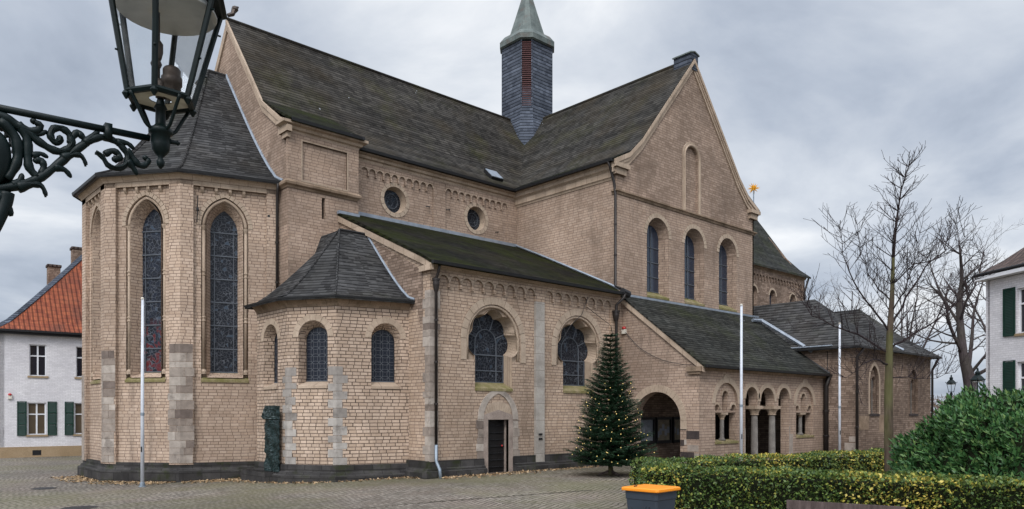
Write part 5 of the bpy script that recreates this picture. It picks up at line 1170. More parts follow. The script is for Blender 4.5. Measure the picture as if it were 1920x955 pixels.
# ------------------------------------------------------------------ hedges
def hedge(name, pts, width, top, label, dens=620, closed_top_color=True):
    """clipped hedge along pts (its near edge), thickness to the left of travel"""
    P0 = [Vector((p.x, p.y, 0)) for p in pts]; c0 = P0[len(P0)//2]
    root = thing(name, (c0.x, c0.y, 0), label, 'hedge', 'clipped hedges beside the porch')
    inn = off_poly([(p.x, p.y) for p in P0], -width)
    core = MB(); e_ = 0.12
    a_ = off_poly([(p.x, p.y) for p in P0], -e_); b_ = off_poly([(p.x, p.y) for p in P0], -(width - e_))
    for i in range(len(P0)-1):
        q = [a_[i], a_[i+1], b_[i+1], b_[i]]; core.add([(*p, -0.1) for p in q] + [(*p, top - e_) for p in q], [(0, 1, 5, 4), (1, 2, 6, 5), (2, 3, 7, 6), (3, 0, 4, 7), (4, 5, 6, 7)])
    build(core, 'branch_core', 'hedge_core', root)  # solid dark core; shade among the leaves is put into its colour
    P, N_ = [], []
    def lump(p): return 0.035 + 0.03*S_(p.x*2.1 + p.y*1.3) + 0.022*S_(p.x*5.3 - p.y*4.1) + 0.02*S_(p.z*9 + p.x*7)
    faces = []
    for i in range(len(P0)-1):
        A_, B_, Ai, Bi = P0[i], P0[i+1], Vector((*inn[i], 0)), Vector((*inn[i+1], 0)); n_ = (B_-A_).normalized(); n_ = Vector((n_.y, -n_.x, 0))
        faces.append((A_, B_, n_)); faces.append((Bi, Ai, -n_))
        ar = (B_-A_).length*width
        for _ in range(int(ar*dens)):
            u, v = rng.random(), rng.random(); q = A_.lerp(B_, u).lerp(Ai.lerp(Bi, u), v); q.z = top; P.append(q + Z*(lump(q) + rng.uniform(-0.06, 0.015))); N_.append(Z)
    A_, Ai = P0[0], Vector((*inn[0], 0)); faces.append((Ai, A_, (P0[0]-P0[1]).normalized())); B_, Bi = P0[-1], Vector((*inn[-1], 0)); faces.append((B_, Bi, (P0[-1]-P0[-2]).normalized()))
    for A_, B_, n_ in faces:
        for _ in range(int((B_-A_).length*top*dens)):
            q = A_.lerp(B_, rng.random()); q.z = 0.05 + (top-0.05)*rng.random(); P.append(q + n_*(lump(q) + rng.uniform(-0.07, 0.02))); N_.append(n_)
    P = np.array([tuple(p) for p in P]); N_ = np.array([tuple(n) for n in N_]); n = len(P)
    A = unit(nr.normal(size=(n, 3)) + N_*0.5); B = unit(np.cross(A, nr.normal(size=(n, 3)) + N_*1.2*0 + np.cross(A, N_)*1.6))
    s = nr.uniform(0.7, 1.3, (n, 1)); leaf_mesh('leaves', P, A*0.032*s, B*0.022*s, 'hedge', root, fold=0.35)
    k = int(n*0.16); idx = nr.choice(n, k, replace=False)
    leaf_mesh('twigs', P[idx] + N_[idx]*0.01, unit(nr.normal(size=(k, 3)) + N_[idx]*1.5)*0.045, unit(nr.normal(size=(k, 3)))*0.0035, 'hedge_twigs', root)
    return root
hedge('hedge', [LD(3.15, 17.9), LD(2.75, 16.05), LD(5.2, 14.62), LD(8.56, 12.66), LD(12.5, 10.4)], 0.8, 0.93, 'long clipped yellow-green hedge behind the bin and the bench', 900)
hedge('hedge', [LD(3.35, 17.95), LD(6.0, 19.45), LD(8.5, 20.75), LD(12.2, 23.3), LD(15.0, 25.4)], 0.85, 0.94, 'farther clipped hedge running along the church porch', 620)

# ------------------------------------------------------------------ laurel bush
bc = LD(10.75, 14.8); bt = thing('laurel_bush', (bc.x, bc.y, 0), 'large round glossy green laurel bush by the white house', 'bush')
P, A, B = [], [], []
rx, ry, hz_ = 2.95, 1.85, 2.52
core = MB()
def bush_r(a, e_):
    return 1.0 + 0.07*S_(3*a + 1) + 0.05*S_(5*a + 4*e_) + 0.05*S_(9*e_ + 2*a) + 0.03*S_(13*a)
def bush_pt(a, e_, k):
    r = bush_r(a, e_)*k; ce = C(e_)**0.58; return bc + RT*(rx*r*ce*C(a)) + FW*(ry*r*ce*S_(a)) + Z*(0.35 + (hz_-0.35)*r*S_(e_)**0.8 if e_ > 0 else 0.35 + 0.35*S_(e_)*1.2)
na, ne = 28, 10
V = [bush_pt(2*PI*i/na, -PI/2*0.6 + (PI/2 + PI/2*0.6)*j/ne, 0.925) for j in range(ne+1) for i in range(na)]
core.add(V, [(j*na + i, j*na + (i+1) % na, (j+1)*na + (i+1) % na, (j+1)*na + i) for j in range(ne) for i in range(na)]); build(core, 'branch_core', 'hedge_core', bt)  # solid filler behind the leaves, coloured as the shade inside the bush
for _ in range(5200):
    a = rng.random()*2*PI; e_ = math.asin(rng.uniform(-0.3, 1)); k = 0.91 + 0.09*rng.random()**0.7; c_ = bush_pt(a, e_, k); out = (bush_pt(a, e_, 1.1) - bush_pt(a, e_, 0.8)).normalized()
    ax = (out*0.9 + Z*0.55 + Vector((rng.gauss(0, .35), rng.gauss(0, .35), rng.gauss(0, .3)))).normalized(); s1 = ax.orthogonal().normalized(); s2 = ax.cross(s1); ph = rng.random()*6
    for q in range(rng.randint(6, 9)):             # a rosette of leaves round each shoot tip
        an = ph + q*2.4; tilt = 0.35 + 0.11*q; ld = (ax*C(tilt) + (s1*C(an) + s2*S_(an))*S_(tilt)).normalized(); L_ = rng.uniform(0.040, 0.078)
        P.append(c_ + ld*L_ - ax*0.02*q); A.append(ld*L_); w_ = ld.cross(ax); w_ = w_.normalized() if w_.length > 1e-3 else s1; B.append(w_*L_*0.42)
leaf_mesh('leaves', [tuple(q) for q in P], [tuple(q) for q in A], [tuple(q) for q in B], 'laurel', bt, fold=0.45)

# ------------------------------------------------------------------ bare trees
def grow(mt, p, d, L_, r, lev, R_, maxlev, bend=0.25, up=0.12, kids=(5, 6, 5, 4), spread=0.8, ratio=0.5):
    """one branch and everything on it; mt[lev] collects the tubes"""
    n = max(3, int(6 - lev)); pts = [p.copy()]; rs = [r]; dd = d.normalized()
    for i in range(n):
        dd = (dd + Vector((R_.gauss(0, bend), R_.gauss(0, bend), R_.gauss(0, bend)*0.7 + up)) * (1.0/n*1.6)).normalized(); pts.append(pts[-1] + dd*(L_/n)); rs.append(max(0.0042 if lev < 9 else 0.004, r*(1 - 0.75*(i+1)/n)))
    mt[0 if lev == 0 else 1].tube(pts, rs, (8, 6, 4, 3, 3)[min(lev, 4)], False)
    if lev >= maxlev: return
    k = kids[min(lev, len(kids)-1)]
    for i in range(k):
        t = 0.28 + 0.72*(i + R_.random()*0.8)/k; j = min(n-1, int(t*n)); q = pts[j].lerp(pts[j+1], t*n - j if t*n - j < 1 else 1); td = (pts[j+1]-pts[j]).normalized()
        s1 = td.orthogonal().normalized(); s1.rotate(__import__('mathutils').Quaternion(td, R_.random()*6.283)); cd = (td*(1 - spread*0.45) + s1*spread*R_.uniform(0.6, 1.1)).normalized()
        grow(mt, q, cd, L_*ratio*R_.uniform(0.65, 1.2)*(1.15 - 0.4*t), max(0.004, rs[j]*0.62), lev+1, R_, maxlev, bend, up, kids, spread, ratio)
def tree_thing(name, base, label, mats, group=None):
    return thing(name, base, label, 'tree', group), [MB(), MB()]

# young lime tree between the hedges: leader and long upswept limbs follow its real habit
tb = LD(8.48, 17.0); R1 = random.Random(11)
t_, mt = tree_thing('bare_tree', (tb.x, tb.y, 0), 'slender young bare tree with mossy trunk between the hedges', None)
def TL(lat, z, dep=0.0): return tb + RT*lat + FW*dep + Z*z
lead = [TL(0, -0.1), TL(-0.02, 1.2), TL(-0.03, 2.6), TL(0.0, 3.9), TL(0.05, 4.7), TL(0.08, 5.6), TL(0.14, 6.35), TL(0.25, 7.1), TL(0.45, 7.75), TL(0.62, 8.1)]
mt[0].tube(lead[:6], [0.115, 0.10, 0.09, 0.072, 0.052, 0.034], 10, False); mt[1].tube(lead[5:], [0.034, 0.025, 0.016, 0.009, 0.004], 6, False)
def limb(pts, r):
    r *= 0.74
    P_ = [Vector(p) for p in pts]; Q = [P_[0]]
    for a, b in zip(P_, P_[1:]):
        for k in range(1, 4): Q.append(a.lerp(b, k/3) + Vector((R1.gauss(0, .018), R1.gauss(0, .018), R1.gauss(0, .018))))
    n = len(Q); mt[1].tube(Q, [max(0.005, r*(1 - 0.85*i/(n-1))) for i in range(n)], 6, False)
    for i in range(2, n):
        for _ in range(R1.choice((3, 3, 4))):
            td = (Q[i]-Q[i-1]).normalized(); s_ = Vector((R1.gauss(0, .8), R1.gauss(0, .8), R1.gauss(0.9, .7))); s_ = (s_ - td*s_.dot(td)).normalized()
            grow(mt, Q[i], td*0.55 + s_*0.8, R1.uniform(0.35, 0.85), max(0.0065, r*0.26), 2, R1, 3, 0.16, 0.22, (3, 3, 3, 2), 0.7, 0.42)
limb([TL(0.0, 3.55), TL(0.75, 4.2, -.2), TL(1.4, 4.75, -.35), TL(1.9, 5.6, -.5), TL(2.0, 6.2, -.5)][:1] + [TL(0.35, 3.8, -.1), TL(0.9, 4.15, -.3), TL(1.45, 4.75, -.5), TL(1.75, 5.5, -.6)], 0.038)
limb([TL(0.02, 4.05), TL(0.5, 4.75, .2), TL(1.0, 5.45, .4), TL(1.5, 5.85, .5), TL(1.8, 6.5, .6)], 0.038)
limb([TL(0.0, 3.45), TL(-0.6, 3.9, .2), TL(-1.1, 4.1, .3), TL(-1.55, 4.35, .4), TL(-1.75, 4.75, .4)], 0.036)
limb([TL(-0.02, 3.95), TL(-0.5, 4.45, -.2), TL(-1.0, 5.0, -.4), TL(-1.3, 5.6, -.5), TL(-1.28, 6.1, -.5)], 0.034)
limb([TL(-0.02, 3.2), TL(-0.5, 3.3, -.4), TL(-1.0, 3.15, -.8), TL(-1.4, 2.85, -1.0)], 0.03)
limb([TL(0.05, 4.6), TL(-0.3, 5.1, .2), TL(-0.55, 5.7, .3), TL(-0.6, 6.4, .3)], 0.026)
limb([TL(0.06, 5.0), TL(0.4, 5.4, -.3), TL(0.95, 5.55, -.5), TL(1.3, 5.9, -.6)], 0.024)
limb([TL(0.05, 4.4), TL(0.1, 4.8, -.5), TL(0.05, 5.3, -.9), TL(0.1, 5.9, -1.1)], 0.025); limb([TL(0.05, 4.3), TL(0.1, 4.7, .5), TL(-0.1, 5.3, .9)], 0.022)
limb([TL(-0.02, 2.9), TL(0.6, 2.95, .4), TL(1.3, 2.9, .8), TL(2.1, 3.1, 1.1)], 0.024)
for zz in (5.0, 5.3, 5.6, 5.9, 6.15, 6.4, 6.65, 6.9, 7.15, 7.4, 7.65):
    q = lead[5].lerp(lead[6], (zz-5.6)/.75) if zz < 6.35 else lead[6].lerp(lead[7], (zz-6.35)/.75) if zz < 7.1 else lead[7].lerp(lead[8], (zz-7.1)/.65)
    for _ in range(6):
        a = R1.random()*6.28; grow(mt, q, Vector((C(a), S_(a), 0.75)), R1.uniform(0.5, 0.95)*(1.25 - (zz-5.2)*0.25), 0.010, 2, R1, 3, 0.2, 0.25, (4, 4, 4, 3), 0.75, 0.4)
build(mt[0], 'trunk', 'bark', t_, smooth=True); build(mt[1], 'crown', 'twig', t_)

def big_tree(lat, d, H, r, seed, label, forks, spread=0.75, kids=(6, 6, 6, 5), trunk=0.32, lev=4, group='bare trees beyond the church'):
    b = LD(lat, d); R_ = random.Random(seed); t_ = thing('bare_tree', (b.x, b.y, 0), label, 'tree', group); mt = [MB(), MB()]
    th_ = H*trunk; p1 = b + Z*th_ + RT*R_.uniform(-.3, .3)
    mt[0].tube([b - Z*0.3, b + Z*0.4, b + Z*th_*0.6 + RT*0.08, p1], [r*1.35, r*1.1, r*0.95, r*0.9], 10, False)
    for i in range(forks):
        a = 2*PI*i/forks + R_.uniform(-.4, .4); tl = 0.25 + 0.5*R_.random(); q = p1 - Z*(th_*0.25*R_.random())
        grow(mt, q, Vector((C(a)*tl, S_(a)*tl, 1.0)), H*(1-trunk)*R_.uniform(0.75, 1.0), r*0.55, 1, R_, lev, 0.22, 0.14, kids, spread, 0.46)
    build(mt[0], 'trunk', 'bark_far', t_, smooth=True); build(mt[1], 'crown', 'bark_far', t_)
def traced_tree(d, trunk, limbs, label, seed, group):      # trunk and limbs as (metres right, height, metres back), with radii
    R_ = random.Random(seed); b = LD(trunk[0][0], d); t_ = thing('bare_tree', (b.x, b.y, 0), label, 'tree', group); mt = [MB(), MB()]
    def W(q): return LD(q[0], d + q[2], q[1])
    mt[0].tube(sm([W(q) for q in trunk]), lerp_r([q[3] for q in trunk], 3), 10, False)
    for pts, r in limbs + [([q[:3] for q in trunk[3:]], trunk[3][3])]:
        Q = sm([W(q) for q in pts]); n = len(Q); rs = [max(0.012, r*(1 - 0.8*i/(n-1))) for i in range(n)]; mt[1].tube(Q, rs, 6, False)
        for i in range(2, n):
            for _ in range(2):
                td = (Q[i]-Q[i-1]).normalized(); s_ = Vector((R_.gauss(0, 1), R_.gauss(0, 1), R_.gauss(0.3, .7))); s_ = (s_ - td*s_.dot(td)).normalized()
                grow(mt, Q[i], td*0.7 + s_*0.8, R_.uniform(1.2, 2.4), max(0.02, rs[i]*0.5), 2, R_, 4, 0.24, 0.12, (5, 5, 4, 4), 0.8, 0.5)
    build(mt[0], 'trunk', 'bark_far', t_, smooth=True); build(mt[1], 'crown', 'bark_far', t_)
def lerp_r(rs, k): return [rs[i] + (rs[i+1]-rs[i])*j/k for i in range(len(rs)-1) for j in range(k)] + [rs[-1]]
def sm(pts, k=3):
    P_ = [Vector(p) for p in pts]; out = []
    for i in range(len(P_)-1):
        p0, p1, p2, p3 = P_[max(0, i-1)], P_[i], P_[i+1], P_[min(len(P_)-1, i+2)]
        for j in range(k):
            t = j/k; out.append(0.5*((2*p1) + (p2-p0)*t + (2*p0 - 5*p1 + 4*p2 - p3)*t*t + (3*p1 - p0 - 3*p2 + p3)*t**3))
    return out + [P_[-1]]
traced_tree(44.5, [(27.2, -0.2, 0, .50), (27.1, 2.2, 0, .42), (26.9, 4.0, 0, .36), (26.5, 5.7, 0, .25), (26.45, 8.4, .3, .17), (26.55, 10.0, .2, .10), (26.3, 12.0, 0, .03)],
    [([(26.5, 5.6, 0), (25.3, 7.1, -.8), (24.6, 8.5, -1.4), (23.3, 9.5, -2)], .13), ([(26.8, 4.6, 0), (27.5, 6.5, .8), (27.9, 8.4, 1.2), (28.7, 10.2, 1.6)], .14), ([(26.45, 8.2, .3), (27.2, 9.6, 0), (27.5, 11.6, -.4)], .09),
     ([(26.45, 7.3, .2), (25.6, 9.4, .8), (25.1, 11.5, 1.2)], .10), ([(26.95, 4.2, 0), (27.9, 4.9, -.5), (28.5, 5.9, -.7)], .15), ([(26.9, 4.4, 0), (27.4, 5.8, -1.2), (28.6, 7.2, -2)], .10), ([(26.5, 6.2, 0), (25.2, 6.5, 1.0), (23.8, 7.3, 1.6)], .08)],
    'big dark bare tree with a forked trunk left of the white house', 3, 'bare trees beyond the church')
big_tree(26.6, 60.0, 13.6, 0.24, 5, 'bare tree rising just behind the brown chapel roof at the slender tree', 4, 0.8, (6, 6, 5, 4))
big_tree(35.2, 68.0, 15.5, 0.24, 9, 'bare tree far behind the chapel, between the slender tree and the big forked tree', 4, 0.8, (6, 6, 5, 4))
big_tree(29.9, 72.0, 15.0, 0.24, 15, 'bare tree farthest left behind the church end gable', 4, 0.8, (6, 6, 5, 4))
big_tree(40.5, 61.0, 17.0, 0.26, 21, 'bare tree showing its crown above the white house roof', 4, 0.8, (6, 6, 5, 4))

# ------------------------------------------------------------------ white house left of the apse
H0 = Vector((7.464, 49.446, 0)); HU = Vector((0.99719, -0.07498, 0)); HN = Vector((0.07498, 0.99719, 0)); HZ = -0.33
hs = thing('house', (H0.x, H0.y, HZ), 'white two-storey house with red pantile roof and dark green shutters left of the apse', 'house')
fh = Frame((H0.x, H0.y, 0), HU); HL, HD = 15.0, 10.0
m = MB()
wins = [(1.41 + i*2.29, 2.23 + i*2.29, 4.22, 5.98) for i in range(6)]; gws = [(1.33 + i*2.29, 2.21 + i*2.29, 0.92, 2.72) for i in range(6)]
m.plate(fh, rect(0, HL, HZ, 6.6), [rect(*w) for w in wins + gws], -0.25, 0)
for a, b in ((H0, H0 + HN*HD), (H0 + HN*HD, H0 + HN*HD + HU*HL), (H0 + HU*HL, H0 + HU*HL + HN*HD)):
    q = FP(b, a) if a is H0 else FP(a, b); m.plate(q, rect(0, (b-a).length, HZ, 6.6), [], -0.25, 0)
build(m, 'wall', 'house_white', hs)
m = MB(); m.box(fh, -0.04, HL, HZ - 0.3, 0.26, -0.1, 0.05); pl = build(m, 'plinth', 'house_plinth', hs)
for x in (1.55, 4.0, 6.3): m = MB(); m.box(fh, x, x + 0.42, -0.22, 0.06, 0.05, 0.06); build(m, 'vent', 'black_iron', pl)
def casement(fr, x0, x1, y0, y1, parent, pane, dep=0.12, cross=0.64, fw=0.055, lower=1):
    m = MB(); xm = (x0+x1)/2; yc = y0 + (y1-y0)*cross
    m.plate(fr, rect(x0, x1, y0, y1), [rect(x0+fw, xm-fw*.7, y0+fw, yc-fw*.6), rect(xm+fw*.7, x1-fw, y0+fw, yc-fw*.6), rect(x0+fw, xm-fw*.7, yc+fw*.6, y1-fw), rect(xm+fw*.7, x1-fw, yc+fw*.6, y1-fw)], -dep-0.06, -dep + 0.02)
    w = build(m, 'window', 'white_paint', parent); m = MB(); m.box(fr, x0+0.02, x1-0.02, y0+0.02, y1-0.02, -dep-0.05, -dep-0.02); build(m, 'glass', pane, w)
    m = MB(); m.box(fr, x0-0.09, x1+0.09, y0-0.10, y0, -dep, 0.06); build(m, 'sill', 'house_plinth', w); return w
def shutter(fr, x0, x1, y0, y1, parent, name='shutter', louv=3, n0=0.02):
    m = MB(); n1 = n0 + 0.04; hs_ = [rect(x0+0.06, x1-0.06, y0 + (y1-y0)*i/louv + 0.05, y0 + (y1-y0)*(i+1)/louv - 0.03) for i in range(louv)]
    m.plate(fr, rect(x0, x1, y0, y1), hs_, n0, n1); s = build(m, name, 'green_paint', parent); m = MB()
    for r in hs_:
        z = r[0][1]
        while z < r[2][1] - 0.02: m.add([fr.p(x, zz, nn_) for x in (r[0][0], r[1][0]) for zz, nn_ in ((z, n0 + 0.035), (z + 0.055, n0 + 0.005), (z + 0.045, n0), (z - 0.01, n0 + 0.03))], [(0, 1, 2, 3), (7, 6, 5, 4), (0, 4, 5, 1), (1, 5, 6, 2), (2, 6, 7, 3), (3, 7, 4, 0)]); z += 0.06
    build(m, 'slats', 'green_paint', s)
for i in range(6):
    casement(fh, *wins[i], hs, 'housepane'); casement(fh, *gws[i], hs, 'warmpane')
    x0, x1 = gws[i][:2]; shutter(fh, x0 - 0.50, x0 - 0.05, 0.88, 2.79, hs); shutter(fh, x1 + 0.07, x1 + 0.52, 0.88, 2.79, hs)
he = [H0 - HU*0.4 - HN*0.4, H0 + HU*(HL+.4) - HN*0.4, H0 + HU*(HL+.4) + HN*(HD+.4), H0 - HU*0.4 + HN*(HD+.4)]
r0, r1 = H0 + HU*5.0 + HN*5.0, H0 + HU*(HL-4) + HN*5.0; ZE, ZT = 6.72, 12.45
def hpane(mb, a, b, c, d, sag=0.05, th=0.1):
    rows = []
    for k in range(8):
        t = k/7; z = ZE + (ZT-ZE)*(t - sag*S_(PI*t**0.5)); p = a.lerp(d, t); q = b.lerp(c, t); rows.append([(p.x, p.y, z), (q.x, q.y, z)])
    mb.slab(rows, th)
m = MB(); hpane(m, he[0], he[1], r1, r0); hpane(m, he[1], he[2], r1, r1); hpane(m, he[2], he[3], r0, r1); hpane(m, he[3], he[0], r0, r0); rf = build(m, 'roof', 'tile', hs)
for a, b in ((he[0], r0), (he[1], r1)):
    m = MB(); rows = []
    for k in range(8):
        t = k/7; z = ZE + (ZT-ZE)*(t - 0.05*S_(PI*t**0.5)); p = a.lerp(b, t); d = (b-a).normalized(); s_ = Vector((-d.y, d.x, 0))
        rows.append([tuple(p + s_*w_*0.21 + Z*(z + 0.06 - abs(w_)*0.13)) for w_ in (-1, -0.5, 0, 0.5, 1)])
    m.slab(rows, 0.05)
    build(m, 'hip_slates', 'slate_new', rf)
for (a, zc_, w_) in ((H0 + HU*3.45 + HN*6.9, 11.7, 0.34), (H0 + HU*4.6 + HN*5.3, 12.7, 0.36)):
    m = MB(); fq = Frame((a.x, a.y, 0), HU); m.box(fq, -w_, w_, 8.5, zc_, -0.35, 0.35); ch = build(m, 'chimney', 'tuff_brown', rf); m = MB(); m.box(fq, -w_ - 0.06, w_ + 0.06, zc_ - 0.16, zc_ - 0.02, -0.41, 0.41); build(m, 'chimney_cap', 'tile_brown', ch)
m = MB(); m.box(fh, -0.4, HL + 0.4, 6.50, 6.68, -0.1, 0.30); m.box(fh, -0.45, HL + 0.4, 6.62, 6.74, 0.30, 0.44); build(m, 'gutter', 'gutter', hs)
alarm(fh, 0.50, 3.02, 'small white alarm box with red beacon on the white house left of the apse')

# ------------------------------------------------------------------ white house behind the laurel
RU = (FW*-1 + RT*0.161).normalized(); c1 = LD(18.85, 30.0)
hr = thing('house', (c1.x, c1.y, 0), 'tall white house with dark green louvred shutters and brown tiled roof behind the laurel', 'house')
fr2 = Frame((c1.x, c1.y, 0), RU); RL, RD, RZ = 9.0, 9.0, 7.35
if fr2.nrm.dot(RT) > 0: fr2 = Frame((c1.x + RU.x*RL, c1.y + RU.y*RL, 0), RU*-1)
flip = fr2.u.dot(RU) < 0
def rx_(t): return RL - t if flip else t
def rrect(t0, t1, y0, y1): a, b = sorted((rx_(t0), rx_(t1))); return rect(a, b, y0, y1)
rw = [(1.42 + 2.9*i, 2.5 + 2.9*i, z0, z1) for i in range(3) for z0, z1 in ((5.12, 6.82), (2.3, 4.05))]
m = MB(); m.plate(fr2, rect(0, RL, -0.3, RZ), [rrect(*w) for w in rw], -0.25, 0)
bn_ = -fr2.nrm
for a, b in ((c1, c1 + bn_*RD), (c1 + RU*RL, c1 + RU*RL + bn_*RD), (c1 + bn_*RD, c1 + RU*RL + bn_*RD)): m.plate(FP(a, b), rect(0, (b-a).length, -0.3, RZ), [], -0.1, 0.1)
build(m, 'wall', 'house_white', hr)
for t0, t1, y0, y1 in rw:
    a, b = sorted((rx_(t0), rx_(t1))); casement(fr2, a, b, y0, y1, hr, 'housepane', cross=0.66)
    for q0, q1 in ((t0 - 0.62, t0 - 0.06), (t1 + 0.06, t1 + 0.62)): a, b = sorted((rx_(q0), rx_(q1))); shutter(fr2, a, b, y0 - 0.06, y1 + 0.08, hr, louv=1)
o4 = [c1 - RU*0.28 - bn_*0.34, c1 + RU*(RL+.45) - bn_*0.34, c1 + RU*(RL+.45) + bn_*(RD+.5), c1 - RU*0.28 + bn_*(RD+.5)]
ra, rb = c1 + RU*3.9 + bn_*4.5, c1 + RU*(RL-3.9) + bn_*4.5; ZE, ZT = RZ + 0.28, RZ + 4.6
m = MB(); hpane(m, o4[0], o4[1], rb, ra, 0.04); hpane(m, o4[1], o4[2], rb, rb, 0.04); hpane(m, o4[2], o4[3], ra, rb, 0.04); hpane(m, o4[3], o4[0], ra, ra, 0.04); build(m, 'roof', 'tile_brown', hr)
m = MB(); m.sweep([tuple(p.xy) for p in (o4[3], o4[0], o4[1])][::1], [(-0.34, RZ + 0.02), (0.02, RZ + 0.02), (0.02, RZ + 0.16), (-0.34, RZ + 0.16)]); build(m, 'eaves_board', 'white_paint', hr)
m = MB(); m.tube([o4[3] + Z*(RZ + 0.24), o4[0] + Z*(RZ + 0.24), o4[1] + Z*(RZ + 0.24)], 0.07, 8); build(m, 'gutter', 'gutter', hr)

# ------------------------------------------------------------------ bin
bn0, bl0, br0 = LD(1.906, 9.95), LD(1.50, 10.34), LD(2.377, 10.26)
bq = thing('wheelie_bin', LD(1.94, 10.3), 'grey plastic wheelie bin with bright orange lid by the hedge', 'bin')
e1 = (bl0 - bn0).normalized(); e2 = (br0 - bn0).normalized(); e2 = (e2 - e1*e1.dot(e2)).normalized()
def BP(a, b, z): return bn0 + e1*a + e2*b + Z*z
W1, W2 = 0.56, 0.56
m = MB(); 
def quadring(a0, a1, b0, b1, z, c=0.05): return [BP(a0+c, b0, z), BP(a1-c, b0, z), BP(a1, b0+c, z), BP(a1, b1-c, z), BP(a1-c, b1, z), BP(a0+c, b1, z), BP(a0, b1-c, z), BP(a0, b0+c, z)]
def rings(mb, rs, cap=True):
    n = len(rs[0]); V = [p for r in rs for p in r]; F = [(i*n + k, i*n + (k+1) % n, (i+1)*n + (k+1) % n, (i+1)*n + k) for i in range(len(rs)-1) for k in range(n)]
    if cap: F += [tuple(range(n))[::-1], tuple(range((len(rs)-1)*n, len(rs)*n))]
    mb.add(V, F)
rings(m, [quadring(0.09, 0.47, 0.09, 0.47, 0.06, 0.03), quadring(0.075, 0.485, 0.075, 0.485, 0.3, 0.03), quadring(0.03, 0.53, 0.03, 0.53, 0.94, 0.03), quadring(0.022, 0.538, 0.022, 0.538, 0.95, 0.03), quadring(0.018, 0.542, 0.018, 0.542, 1.062, 0.03)])
bd = build(m, 'body', 'bin_grey', bq)
m = MB(); rings(m, [quadring(-0.015, 0.575, -0.015, 0.575, 1.058, 0.03), quadring(-0.02, 0.58, -0.02, 0.58, 1.068, 0.03), quadring(-0.018, 0.578, -0.018, 0.578, 1.094, 0.03), quadring(0.0, 0.56, 0.0, 0.56, 1.105, 0.03), quadring(0.10, 0.46, 0.10, 0.46, 1.112, 0.03)]); ld = build(m, 'lid', 'bin_orange', bq)
m = MB(); m.tube([BP(0.40, 0.06, 1.115), BP(0.40, 0.12, 1.118)], 0.010, 6); build(m, 'lid_latch', 'black_iron', ld)
m = MB(); m.tube([BP(0.10, 0.56, 0.98), BP(0.10, 0.63, 0.97), BP(0.46, 0.63, 0.97), BP(0.46, 0.56, 0.98)], 0.016, 8); build(m, 'handle', 'bin_grey', bq)
for a in (0.08, 0.48):
    m = MB(); V = []
    for q in (a - 0.025, a + 0.025):
        for k in range(16): V.append(BP(q, 0.50 + 0.1*C(2*PI*k/16), 0.10 + 0.1*S_(2*PI*k/16)))
    m.add(V, [(k, (k+1) % 16, 16 + (k+1) % 16, 16 + k) for k in range(16)] + [tuple(range(16))[::-1], tuple(range(16, 32))]); build(m, 'wheel', 'rubber', bq)
m = MB()                                        # felt-pen scribbles on the side facing the square
def scrib(pts): m.tube([BP(a, 0.03 + (0.94 - z)*0.0703 - 0.003, z) for a, z in pts], 0.004, 4)
scrib([(0.19, 0.86), (0.21, 0.80), (0.24, 0.86), (0.22, 0.82), (0.25, 0.80)]); scrib([(0.13, 0.84), (0.15, 0.86), (0.14, 0.80), (0.12, 0.79)]); scrib([(0.14, 0.74), (0.11, 0.72), (0.15, 0.68), (0.12, 0.66)])
scrib([(0.44, 0.84), (0.40, 0.80), (0.45, 0.79), (0.42, 0.75), (0.36, 0.72), (0.30, 0.66), (0.24, 0.62)]); build(m, 'graffiti', 'marker', bd)

# ------------------------------------------------------------------ bench
ba, bb = LD(3.98, 10.96), LD(5.27, 10.14); bu = (bb-ba).normalized()
bnch = thing('bench', (ba+bb)/2, 'weathered brown wooden park bench in front of the hedge', 'bench')
fbn = Frame((ba.x, ba.y, 0), bu); BL = (bb-ba).length; fwd = 1 if fbn.nrm.dot(FW) < 0 else -1
def bench_plank(name, y0, y1, n0, n1):
    m = MB(); m.box(fbn, 0, BL, y0, y1, min(n0, n1)*1.0, max(n0, n1)*1.0); return build(m, name, 'bench', bnch)
for y0, n_ in ((0.73, 0.0), (0.57, 0.03)): bench_plank('back_slat', y0, y0 + 0.125, fwd*n_, fwd*(n_ + 0.035))
for q in range(4): bench_plank('seat_slat', 0.42, 0.455, fwd*(0.08 + q*0.12), fwd*(0.08 + q*0.12 + 0.10))
for x in (0.16, BL - 0.16):
    m = MB(); m.tube([fbn.p(x, 0, fwd*0.02), fbn.p(x, 0.42, fwd*0.06), fbn.p(x, 0.80, -fwd*0.02)], 0.025, 6); m.tube([fbn.p(x, 0.40, fwd*0.05), fbn.p(x, 0.40, fwd*0.52), fbn.p(x, 0.0, fwd*0.54)], 0.025, 6); build(m, 'leg', 'black_iron', bnch)

